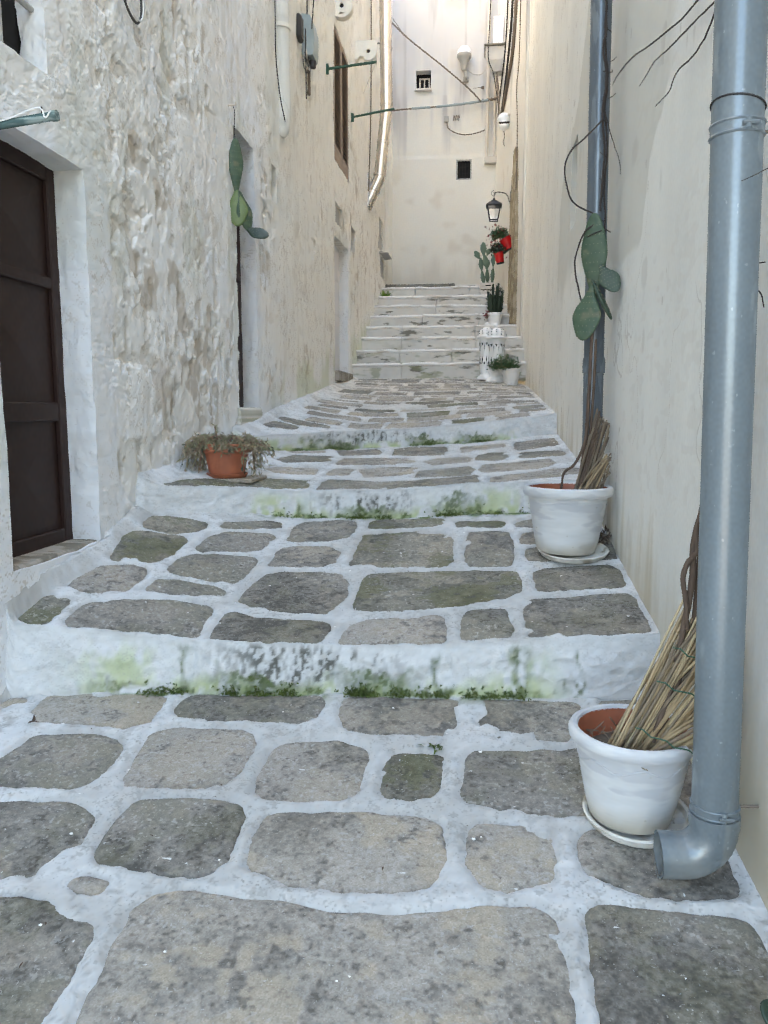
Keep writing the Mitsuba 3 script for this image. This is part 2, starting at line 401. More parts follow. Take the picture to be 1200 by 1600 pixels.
TREAD = {1: lambda x, y: np.interp(x, XS, L1B) - 0.10 * (3.08 - y),
         2: lambda x, y: two(x, y, 3.12, L1T, 5.0, L2B),
         3: lambda x, y: two(x, y, 5.04, L2T, 7.45, L3B),
         4: lambda x, y: two(x, y, 7.45, L3T, 12.3, L4B)}

def front(k, x):
    """Where riser k stands."""
    if k == 1: return np.interp(x, [-2.3, -2.0, -1.6, -1.2, 0.8], [2.90, 2.97, 3.06, 3.105, 3.105]) + 0.02 * (F(x * 2.0, 1.0) - 0.5)
    if k == 2: return np.interp(x, [-2.3, -1.95, -1.7, -1.45, -1.2, 0.8], [4.22, 4.35, 4.62, 4.85, 4.99, 5.02]) + 0.03 * (F(x * 2.0, 5.0) - 0.5)
    if k == 3: return np.interp(x, [-2.3, -1.9, -1.68, -1.35, -1.1, 0.8], [6.1, 6.2, 6.62, 7.22, 7.43, 7.45]) + 0.03 * (F(x * 3.0, 9.0) - 0.5)
    return 12.3 + 0 * x

XL, XR = -1.986, 0.745

# outlines of the paving stones, metres in plan
STONES = {
 1: [
  [(-2.18, 3.06), (-1.93, 3.08), (-1.88, 3.05), (-1.87, 2.96), (-1.89, 2.83), (-1.99, 2.78)],
  [(-1.78, 3.09), (-1.43, 3.05), (-1.30, 3.03), (-1.30, 2.91), (-1.30, 2.81), (-1.36, 2.77), (-1.56, 2.78), (-1.75, 2.78), (-1.80, 2.84), (-1.81, 2.97)],
  [(-1.18, 3.09), (-0.65, 3.07), (-0.61, 3.01), (-0.62, 2.89), (-0.67, 2.84), (-0.80, 2.85), (-1.16, 2.87), (-1.22, 2.92), (-1.22, 3.01)],
  [(-0.53, 3.04), (-0.48, 3.07), (-0.26, 3.06), (-0.06, 3.07), (-0.05, 3.01), (-0.06, 2.82), (-0.09, 2.77), (-0.33, 2.77), (-0.47, 2.79), (-0.53, 2.92)],
  [(0.04, 3.06), (0.42, 3.09), (0.43, 3.04), (0.36, 2.76), (0.08, 2.76), (0.03, 2.86)],
  [(0.51, 3.08), (0.67, 3.07), (0.64, 2.78), (0.45, 2.76)],
  [(-1.76, 2.45), (-1.71, 2.48), (-1.69, 2.67), (-1.45, 2.70), (-1.35, 2.67), (-1.31, 2.62), (-1.30, 2.50), (-1.31, 2.41), (-1.35, 2.36), (-1.62, 2.34), (-1.69, 2.34)],
  [(-1.24, 2.74), (-1.18, 2.78), (-0.89, 2.78), (-0.83, 2.73), (-0.81, 2.68), (-0.81, 2.51), (-0.84, 2.41), (-0.89, 2.39), (-1.12, 2.39), (-1.19, 2.40), (-1.21, 2.43), (-1.23, 2.60)],
  [(-0.72, 2.68), (-0.64, 2.70), (-0.49, 2.70), (-0.39, 2.65), (-0.37, 2.59), (-0.38, 2.38), (-0.41, 2.35), (-0.53, 2.33), (-0.68, 2.34), (-0.72, 2.38), (-0.73, 2.46), (-0.73, 2.62)],
  [(-0.28, 2.62), (-0.24, 2.64), (-0.12, 2.63), (-0.10, 2.61), (-0.11, 2.43), (-0.12, 2.38), (-0.19, 2.35), (-0.27, 2.36), (-0.29, 2.40), (-0.30, 2.53)],
  [(-0.01, 2.62), (0.03, 2.66), (0.37, 2.69), (0.47, 2.69), (0.45, 2.34), (0.38, 2.31), (0.23, 2.31), (0.13, 2.32), (-0.00, 2.35), (-0.03, 2.38), (-0.02, 2.51)],
  [(0.56, 2.67), (0.77, 2.69), (0.71, 2.32), (0.52, 2.31)],
  [(-1.62, 2.23), (-1.50, 2.26), (-1.34, 2.27), (-1.26, 2.25), (-1.22, 2.21), (-1.19, 2.07), (-1.20, 1.98), (-1.26, 1.93), (-1.34, 1.91), (-1.40, 1.90)],
  [(-1.10, 2.29), (-1.01, 2.31), (-0.81, 2.31), (-0.74, 2.27), (-0.72, 2.22), (-0.71, 2.03), (-0.74, 1.98), (-0.79, 1.96), (-0.97, 1.98), (-1.08, 2.00), (-1.12, 2.05), (-1.12, 2.07), (-1.12, 2.20)],
  [(-0.64, 2.23), (-0.61, 2.25), (-0.44, 2.27), (-0.27, 2.26), (-0.15, 2.25), (-0.09, 2.21), (-0.08, 2.10), (-0.08, 2.05), (-0.11, 1.97), (-0.16, 1.94), (-0.23, 1.93), (-0.37, 1.93), (-0.50, 1.95), (-0.61, 1.99), (-0.64, 2.03), (-0.65, 2.13)],
  [(0.00, 2.20), (0.03, 2.23), (0.15, 2.23), (0.21, 2.23), (0.24, 2.15), (0.24, 2.07), (0.22, 2.00), (0.18, 1.99), (0.08, 1.96), (0.04, 1.98), (0.00, 2.05)],
  [(0.32, 2.19), (0.36, 2.24), (0.65, 2.23), (0.71, 2.14), (0.71, 2.00), (0.69, 1.96), (0.61, 1.96), (0.48, 1.96), (0.42, 1.99), (0.33, 2.05), (0.32, 2.10)],
  [(-1.14, 1.91), (-1.10, 1.93), (-0.97, 1.90), (-0.97, 1.88), (-1.08, 1.88)],
  [(-1.34, 1.81), (-1.24, 1.83), (-1.16, 1.82), (-1.05, 1.78), (-0.99, 1.75), (-0.97, 1.72), (-0.96, 1.57), (-0.96, 1.47), (-0.97, 1.40), (-1.00, 1.31)],
  [(-0.89, 1.81), (-0.86, 1.87), (-0.80, 1.89), (-0.67, 1.88), (-0.53, 1.87), (-0.36, 1.84), (-0.22, 1.84), (-0.07, 1.86), (0.03, 1.88), (0.14, 1.90), (0.19, 1.89), (0.21, 1.86), (0.22, 1.75), (0.23, 1.64), (0.23, 1.55), (0.24, 1.41), (-0.83, 1.32), (-0.87, 1.47), (-0.88, 1.59), (-0.89, 1.72)],
  [(0.31, 1.88), (0.34, 1.91), (0.44, 1.91), (0.59, 1.89), (0.70, 1.88), (0.70, 1.77), (0.69, 1.63), (0.65, 1.46), (0.30, 1.44), (0.30, 1.59), (0.30, 1.73)],
 ],
 2: [
  [(-2.01, 2.98), (-2.00, 3.09), (-1.98, 3.24), (-1.91, 3.28), (-1.85, 3.26), (-1.84, 3.19), (-1.84, 3.06), (-1.85, 2.99), (-1.94, 2.98)],
  [(-1.77, 3.05), (-1.77, 3.14), (-1.77, 3.26), (-1.68, 3.35), (-1.54, 3.42), (-1.37, 3.46), (-1.26, 3.48), (-1.23, 3.44), (-1.22, 3.27), (-1.20, 3.13), (-1.25, 3.11), (-1.41, 3.12), (-1.59, 3.09), (-1.69, 3.05)],
  [(-1.14, 3.15), (-1.15, 3.40), (-1.12, 3.42), (-1.00, 3.36), (-0.85, 3.35), (-0.66, 3.34), (-0.64, 3.31), (-0.66, 3.12), (-0.79, 3.11), (-0.99, 3.12), (-1.13, 3.13)],
  [(-0.58, 3.13), (-0.56, 3.33), (-0.48, 3.39), (-0.16, 3.42), (-0.13, 3.37), (-0.12, 3.16), (-0.12, 3.11), (-0.57, 3.12)],
  [(-0.05, 3.33), (-0.03, 3.45), (0.14, 3.47), (0.15, 3.33), (0.17, 3.26), (0.15, 3.18), (-0.04, 3.15), (-0.05, 3.19)],
  [(0.23, 3.44), (0.26, 3.55), (0.70, 3.57), (0.72, 3.51), (0.71, 3.14), (0.70, 3.11), (0.48, 3.13), (0.23, 3.16)],
  [(-1.92, 3.35), (-1.89, 3.63), (-1.77, 3.71), (-1.68, 3.71), (-1.66, 3.64), (-1.67, 3.48), (-1.69, 3.42), (-1.84, 3.34)],
  [(-1.60, 3.51), (-1.58, 3.64), (-1.50, 3.67), (-1.34, 3.68), (-1.24, 3.65), (-1.24, 3.60), (-1.35, 3.55), (-1.47, 3.52)],
  [(-1.14, 3.56), (-1.13, 3.78), (-1.10, 3.91), (-1.01, 3.95), (-0.82, 3.96), (-0.71, 3.94), (-0.66, 3.85), (-0.63, 3.68), (-0.66, 3.54), (-0.70, 3.45), (-0.87, 3.45), (-1.03, 3.48), (-1.12, 3.53)],
  [(-0.57, 3.52), (-0.58, 3.81), (-0.56, 3.96), (-0.31, 3.98), (0.13, 3.95), (0.21, 3.93), (0.23, 3.78), (0.21, 3.63), (0.18, 3.57), (-0.09, 3.51), (-0.34, 3.48), (-0.53, 3.50)],
  [(0.30, 3.81), (0.30, 3.93), (0.36, 3.98), (0.68, 3.98), (0.72, 3.93), (0.71, 3.69), (0.69, 3.66), (0.32, 3.65), (0.30, 3.69)],
  [(-1.59, 3.77), (-1.58, 3.94), (-1.52, 4.02), (-1.31, 4.13), (-1.22, 4.16), (-1.21, 4.04), (-1.21, 3.84), (-1.24, 3.76), (-1.36, 3.74), (-1.56, 3.74)],
  [(-1.13, 4.07), (-1.13, 4.35), (-1.05, 4.41), (-0.83, 4.41), (-0.77, 4.32), (-0.77, 4.15), (-0.84, 4.06), (-1.01, 4.03), (-1.10, 4.04)],
  [(-0.68, 4.11), (-0.68, 4.34), (-0.68, 4.64), (-0.36, 4.69), (-0.16, 4.65), (-0.13, 4.48), (-0.12, 4.15), (-0.16, 4.05), (-0.49, 4.06), (-0.65, 4.07)],
  [(-0.04, 4.11), (-0.05, 4.47), (-0.03, 4.63), (0.11, 4.64), (0.19, 4.60), (0.21, 4.44), (0.20, 4.09), (0.18, 4.02), (-0.01, 4.03)],
  [(0.26, 4.39), (0.28, 4.58), (0.39, 4.60), (0.59, 4.56), (0.59, 4.33), (0.28, 4.36)],
  [(0.28, 4.26), (0.36, 4.30), (0.58, 4.25), (0.58, 4.09), (0.36, 4.07), (0.29, 4.10)],
  [(0.68, 4.49), (0.77, 4.48), (0.73, 4.06), (0.63, 4.06)],
  [(-1.88, 3.74), (-1.95, 3.99), (-1.94, 4.08), (-1.79, 4.15), (-1.67, 4.21), (-1.63, 4.17), (-1.64, 3.94), (-1.69, 3.81), (-1.84, 3.73)],
  [(-1.56, 4.10), (-1.55, 4.32), (-1.49, 4.43), (-1.27, 4.59), (-1.22, 4.56), (-1.24, 4.31), (-1.30, 4.21), (-1.51, 4.08)],
  [(-1.13, 4.49), (-1.15, 4.79), (-1.11, 4.88), (-0.91, 4.92), (-0.78, 4.91), (-0.75, 4.80), (-0.77, 4.58), (-0.87, 4.50), (-1.08, 4.47)],
  [(-0.67, 4.77), (-0.68, 4.90), (-0.59, 4.95), (-0.22, 4.93), (-0.20, 4.83), (-0.20, 4.77), (-0.57, 4.74)],
  [(-0.12, 4.86), (0.11, 4.87), (0.18, 4.84), (0.18, 4.76), (0.13, 4.71), (-0.11, 4.74)],
  [(0.24, 4.79), (0.35, 4.87), (0.54, 4.82), (0.54, 4.66), (0.37, 4.67), (0.26, 4.70)],
  [(-1.92, 4.20), (-1.92, 4.33), (-1.85, 4.40), (-1.70, 4.48), (-1.62, 4.49), (-1.61, 4.41), (-1.65, 4.28), (-1.74, 4.20), (-1.89, 4.17)],
  [(-1.54, 4.50), (-1.53, 4.56), (-1.33, 4.76), (-1.23, 4.81), (-1.23, 4.74), (-1.35, 4.60), (-1.52, 4.47)],
 ],
 3: [
  [(-1.90, 4.49), (-1.83, 4.79), (-1.51, 5.15), (-1.47, 5.26), (-1.18, 5.49), (-1.14, 5.10), (-1.30, 4.86), (-1.59, 4.65), (-1.89, 4.41)],
  [(-1.05, 5.00), (-1.09, 5.35), (-1.06, 5.50), (-0.69, 5.36), (-0.28, 5.29), (0.01, 5.32), (0.01, 5.00), (-0.03, 4.97), (-0.46, 5.08), (-0.57, 5.04), (-0.80, 5.09)],
  [(0.09, 5.11), (0.10, 5.30), (0.48, 5.54), (0.70, 5.56), (0.75, 5.31), (0.34, 5.12), (0.10, 5.04)],
  [(-1.60, 5.66), (-1.52, 5.84), (-1.25, 6.02), (-1.21, 5.69), (-1.46, 5.50)],
  [(-1.14, 5.76), (-1.13, 6.07), (-0.96, 5.96), (-0.96, 5.67), (-1.09, 5.66)],
  [(-0.93, 6.03), (-0.64, 6.09), (-0.45, 5.99), (-0.47, 5.64), (-0.81, 5.55)],
  [(-0.42, 5.79), (-0.04, 5.86), (-0.00, 5.70), (-0.05, 5.37), (-0.45, 5.43)],
  [(0.01, 5.62), (0.05, 5.91), (0.56, 5.99), (0.58, 5.80), (0.51, 5.63), (0.07, 5.44)],
  [(-1.62, 6.15), (-1.56, 6.48), (-1.27, 6.77), (-1.24, 6.46), (-1.54, 5.99)],
  [(-1.18, 6.42), (-1.16, 6.69), (-0.59, 6.53), (-0.48, 6.35), (-0.58, 6.17), (-1.12, 6.23)],
  [(-0.43, 6.29), (-0.35, 6.46), (-0.02, 6.46), (-0.06, 6.04), (-0.32, 6.00)],
  [(-0.01, 6.45), (0.08, 6.60), (0.25, 6.55), (0.25, 6.24), (0.18, 6.05), (0.01, 6.09)],
  [(0.33, 6.37), (0.38, 6.52), (0.69, 6.44), (0.71, 6.24), (0.66, 6.11), (0.36, 6.11)],
  [(-1.65, 6.62), (-1.61, 6.99), (-1.40, 7.16), (-1.37, 6.90), (-1.58, 6.57)],
  [(-1.31, 7.20), (-0.94, 7.35), (-0.87, 7.10), (-0.87, 6.84), (-1.22, 6.88)],
  [(-0.74, 6.76), (-0.77, 7.28), (-0.61, 7.37), (-0.28, 7.24), (-0.25, 6.96), (-0.28, 6.62), (-0.61, 6.68)],
  [(-0.17, 7.04), (-0.12, 7.17), (0.25, 7.18), (0.25, 6.88), (0.10, 6.82), (-0.12, 6.66)],
  [(0.32, 6.74), (0.35, 7.23), (0.70, 7.20), (0.70, 6.71), (0.36, 6.58)],
 ],
}
LINES = {
 'vine_a': [(0.618, 4.40, 2.221), (0.637, 4.40, 1.975), (0.624, 4.40, 1.867), (0.643, 4.40, 1.725), (0.631, 4.40, 1.520), (0.648, 4.40, 1.391), (0.643, 4.40, 1.182), (0.638, 4.40, 1.051)],
 'vine_a2': [(0.636, 4.44, 2.241), (0.638, 4.44, 1.931), (0.657, 4.44, 1.772), (0.648, 4.44, 1.582), (0.668, 4.44, 1.387), (0.660, 4.44, 1.159), (0.672, 4.44, 1.026), (0.662, 4.44, 0.826)],
 'vine_b': [(0.631, 4.38, 1.510), (0.546, 4.38, 1.421), (0.475, 4.38, 1.360), (0.441, 4.38, 1.274), (0.465, 4.38, 1.149), (0.500, 4.38, 1.089), (0.568, 4.38, 1.048), (0.616, 4.38, 1.024)],
 'vine_c': [(0.614, 4.36, 0.983), (0.549, 4.36, 0.929), (0.519, 4.36, 0.841), (0.505, 4.36, 0.755), (0.528, 4.36, 0.654), (0.548, 4.36, 0.580)],
 'vine_d': [(0.646, 4.40, 1.535), (0.672, 4.40, 1.455), (0.698, 4.40, 1.390), (0.724, 4.40, 1.308), (0.750, 4.40, 1.233)],
 'twig_n': [(0.625, 4.40, 1.751), (0.668, 4.40, 1.746), (0.674, 4.40, 1.758)],
 'stem_a': [(0.604, 4.30, 0.455), (0.600, 4.30, 0.271), (0.597, 4.30, 0.067), (0.589, 4.30, -0.174), (0.565, 4.30, -0.391)],
 'stem_b': [(0.624, 4.30, 0.371), (0.622, 4.30, 0.135), (0.611, 4.30, -0.139), (0.592, 4.30, -0.366)],
 'stem_c': [(0.588, 4.25, 0.134), (0.584, 4.25, -0.138), (0.535, 4.25, -0.282), (0.476, 4.25, -0.338), (0.464, 4.25, -0.398)],
 'twig1': [(0.818, 3.30, 1.558), (0.758, 3.30, 1.489), (0.645, 3.30, 1.403), (0.572, 3.30, 1.353), (0.526, 3.30, 1.299), (0.505, 3.30, 1.262)],
 'twig2': [(0.862, 3.20, 1.509), (0.781, 3.20, 1.430), (0.693, 3.20, 1.345), (0.638, 3.20, 1.292), (0.592, 3.20, 1.215)],
 'twig3': [(0.839, 3.10, 1.462), (0.809, 3.10, 1.361), (0.763, 3.10, 1.277), (0.703, 3.10, 1.217), (0.679, 3.10, 1.150), (0.636, 3.10, 1.105)],
 'twig4': [(0.841, 3.00, 0.034), (0.830, 3.00, -0.024), (0.827, 3.00, -0.095), (0.845, 3.00, -0.172)],
 'twig5': [(0.658, 1.90, 0.546), (0.619, 1.90, 0.526), (0.583, 1.90, 0.510)],
 'stem1': [(0.521, 2.20, -0.957), (0.566, 2.20, -0.781), (0.590, 2.20, -0.620), (0.607, 2.20, -0.481), (0.607, 2.20, -0.372), (0.627, 2.20, -0.264), (0.652, 2.20, -0.105)],
 'stem2': [(0.541, 2.21, -0.960), (0.593, 2.21, -0.746), (0.621, 2.21, -0.603), (0.628, 2.21, -0.464), (0.631, 2.21, -0.355), (0.650, 2.21, -0.176)],
 'stem3': [(0.599, 2.19, -0.617), (0.590, 2.19, -0.534), (0.580, 2.19, -0.470), (0.590, 2.19, -0.425), (0.613, 2.19, -0.388), (0.607, 2.19, -0.325), (0.625, 2.19, -0.280)],
 'cab1': [(0.528, 14.95, 7.540), (0.493, 15.31, 6.749), (0.409, 16.17, 5.964), (0.344, 16.85, 5.821)],
 'cab2': [(0.459, 15.66, 7.903), (0.431, 15.95, 6.919), (0.357, 16.72, 6.289), (0.332, 16.97, 5.913)],
 'cab3': [(0.256, 16.40, 7.125), (0.278, 16.40, 6.651), (0.337, 16.40, 6.171), (0.334, 16.40, 5.691)],
 'cab4': [(0.621, 14.00, 7.053), (0.618, 14.03, 5.873), (0.596, 14.25, 5.453), (0.614, 14.08, 4.767), (0.613, 14.08, 3.828), (0.592, 14.30, 3.792), (0.567, 14.56, 3.938)],
 'cab5': [(0.147, 16.20, 8.081), (0.123, 16.20, 7.393), (0.109, 16.20, 6.812), (0.213, 16.20, 6.514), (0.311, 16.20, 5.979)],
 'cab6': [(0.361, 16.67, 7.285), (0.323, 17.06, 7.162), (0.270, 17.60, 7.204), (0.297, 17.33, 6.838), (0.353, 16.75, 5.874)],
 'cab7': [(0.569, 14.54, 7.329), (0.537, 14.86, 6.440), (0.470, 15.55, 6.071), (0.384, 16.43, 5.760)],
 'cond1': [(0.128, 17.40, 8.927), (0.119, 17.40, 7.191), (0.111, 17.40, 5.339)],
 'cond2': [(0.269, 17.40, 7.684), (0.264, 17.40, 6.552), (0.274, 17.40, 5.333)],
 'diag': [(-2.076, 17.30, 8.241), (-1.900, 17.30, 8.056), (-1.533, 17.30, 7.710), (-0.856, 17.30, 7.173), (-0.287, 17.30, 6.691), (-0.015, 17.30, 6.413)],
 'diag_b': [(-1.900, 17.30, 8.156), (-1.696, 17.30, 7.870)],
 'horiz': [(-1.918, 17.36, 6.339), (-1.533, 17.36, 6.361), (-0.851, 17.36, 6.382), (-0.176, 17.36, 6.429), (0.331, 17.36, 6.496)],
 'junc': [(-0.741, 17.40, 6.083), (-0.685, 17.40, 5.926), (-0.438, 17.40, 5.813), (-0.167, 17.40, 5.815), (0.075, 17.40, 5.882)],
 'lampcab': [(-0.307, 17.40, 7.086), (-0.185, 17.40, 7.004), (-0.024, 17.40, 6.996), (0.081, 17.40, 7.092)],
 'cabL': [(-1.946, 9.00, 4.676), (-1.945, 9.00, 4.184), (-1.928, 9.00, 3.851)],
 'cabL2': [(-2.002, 8.90, 4.142), (-2.015, 8.90, 3.781), (-1.995, 8.90, 3.647), (-2.028, 8.90, 3.416), (-2.175, 8.90, 3.723), (-2.195, 8.90, 3.823)],
 'cabM': [(-1.866, 8.90, 4.135), (-1.834, 8.90, 4.490)],
 'loop': [(-2.042, 4.40, 2.352), (-2.025, 4.40, 2.227), (-1.976, 4.40, 2.171), (-1.938, 4.40, 2.189), (-1.927, 4.40, 2.329)],
 'wpcab': [(-2.212, 7.60, 3.983), (-2.096, 7.60, 3.614), (-2.022, 7.60, 3.300), (-1.967, 7.60, 2.956), (-1.922, 7.60, 2.724)],
 'wpcab2': [(-2.144, 7.60, 3.979), (-2.071, 7.60, 3.641)],
 'condR': [(-1.816, 14.30, 7.455), (-1.806, 14.30, 6.004), (-1.830, 14.30, 4.728), (-1.993, 14.30, 3.864)],
 'hook': [(-1.975, 6.30, 2.428), (-1.957, 6.30, 2.297), (-1.946, 6.30, 2.118)],
 'barcord': [(-1.330, 12.40, 4.544), (-0.511, 12.40, 4.555)],
 'crack': [(-1.976, 14.00, 3.298), (-1.990, 14.00, 2.479), (-1.981, 14.00, 1.364)],
 'fcorner': [(-1.987, 16.90, 4.555), (-1.973, 16.90, 2.650)],
}


# the landing is laid in courses across the alley
r4 = np.random.default_rng(41)
STONES[4] = []
y = 7.52
while y < 12.15:
    d = r4.uniform(0.24, 0.40) * (1.0 if y < 10 else 1.1)
    x = -1.90 + r4.uniform(0, 0.25)
    while x < 0.62:
        w = min(r4.uniform(0.30, 0.62), 0.70 - x)
        if w > 0.16 and r4.random() > 0.05:
            j = lambda s=0.022: r4.uniform(-s, s)
            y0, y1 = y + j(), y + d - 0.055 + j()
            STONES[4].append([(x + j(), y0 + j()), (x + w * 0.5, y0 + j()), (x + w + j(), y0 + j()), (x + w + j(), y1 + j()), (x + w * 0.45, y1 + j()), (x + j(), y1 + j())])
        x += w + r4.uniform(0.05, 0.10)
    y += d
STONES[4] = [[(px, py) for px, py in s] for s in STONES[4] if all(py > front(3, np.array([px]))[0] + 0.02 for px, py in s)]
STONES[4] += [[(-1.95, 6.78), (-1.80, 6.80), (-1.66, 6.98), (-1.66, 7.18), (-1.92, 7.16)], [(-1.93, 7.24), (-1.62, 7.24), (-1.40, 7.34), (-1.42, 7.5), (-1.92, 7.5)]]
# nearer than the lens, out of the frame: two more courses
for y0 in (0.85, 0.36):
    for x0, x1 in ((-1.8, -1.2), (-1.1, -0.5), (-0.4, 0.1), (0.2, 0.65)):
        STONES[1].append([(x0, y0), (x1, y0), (x1, y0 + 0.36), (x0, y0 + 0.36)])

def outline(pts, k):
    g = Polygon(pts).buffer(0)
    q = np.linspace(-1.985, 0.765, 60)
    far = front(k, q) - 0.035
    near = front(k - 1, q) + 0.022 if k > 1 else 0 * q - 9
    lane = Polygon([*zip(q, near), *zip(q[::-1], far[::-1])])
    g = g.buffer({1: 0.012, 2: 0.010, 3: 0.008, 4: 0.004}[k]).intersection(lane)
    if g.geom_type != 'Polygon': g = max(g.geoms, key=lambda s: s.area) if getattr(g, 'geoms', None) else g
    r = {1: 0.045, 2: 0.035, 3: 0.03, 4: 0.03}[k]
    r = min(r, 0.3 * math.sqrt(g.area))
    q = g.buffer(-r).buffer(r * 0.98)
    if q.is_empty: q = g
    if q.geom_type != 'Polygon': q = max(q.geoms, key=lambda s: s.area)
    return q

OUT = {k: [outline(s, k) for s in v] for k, v in STONES.items()}
OUT = {k: [g for g in v if g.area > 0.006] for k, v in OUT.items()}

def ring(g, step):
    n = max(12, int(g.exterior.length / step))
    return np.array([g.exterior.interpolate(t, normalized=True).coords[0] for t in np.arange(n) / n])

def stone_mesh(g, k, seed):
    step = {1: 0.028, 2: 0.032, 3: 0.045, 4: 0.07}[k]
    r = ring(g, step)
    c = np.array(g.representative_point().coords[0]) * 0.3 + r.mean(0) * 0.7
    out = np.roll(r, -1, 0) - np.roll(r, 1, 0)
    nrm = np.stack([out[:, 1], -out[:, 0]], 1)
    nrm /= np.linalg.norm(nrm, axis=1, keepdims=True) + 1e-9
    if ((r - c) * nrm).sum() < 0: nrm = -nrm
    r = r + nrm * ((F(r[:, 0] * 16, r[:, 1] * 16, seed=seed % 90) - 0.5) * 0.030)[:, None]
    off = (np.random.default_rng(seed).random(3) - 0.5) * np.array([0.008, 0.024, 0.024])
    rings = [(r + nrm * 0.004, -0.035), (r + nrm * 0.004, -0.006), (r - nrm * 0.006, 0.001), (r - nrm * 0.022, 0.0045)]
    base = r - nrm * 0.022
    for s in (0.72, 0.45, 0.2):
        rings.append((c + (base - c) * s, 0.005))
    V = []
    for q, h in rings:
        z = TREAD[k](q[:, 0], q[:, 1]) + h + off[0] + (q - c) @ off[1:] + 0.010 * (F(q[:, 0] * 7, q[:, 1] * 7, seed=3) - 0.5)
        V.append(np.column_stack([q, z]))
    n = len(r)
    zc = TREAD[k](c[:1], c[1:])[0] + 0.005 + off[0]
    v = np.vstack([*V, [[c[0], c[1], zc]]])
    i, j = np.meshgrid(np.arange(len(rings) - 1), np.arange(n), indexing='ij')
    q = np.stack([i * n + j, i * n + (j + 1) % n, (i + 1) * n + (j + 1) % n, (i + 1) * n + j], -1).reshape(-1, 4)
    l = (len(rings) - 1) * n
    kk = np.arange(n)
    f = np.vstack([q[:, [0, 1, 2]], q[:, [0, 2, 3]], np.stack([l + kk, l + (kk + 1) % n, np.full(n, len(v) - 1)], 1)])
    m = trimesh.Trimesh(v, f, process=False)
    if m.face_normals[-1][2] < 0: m.invert()
    return m

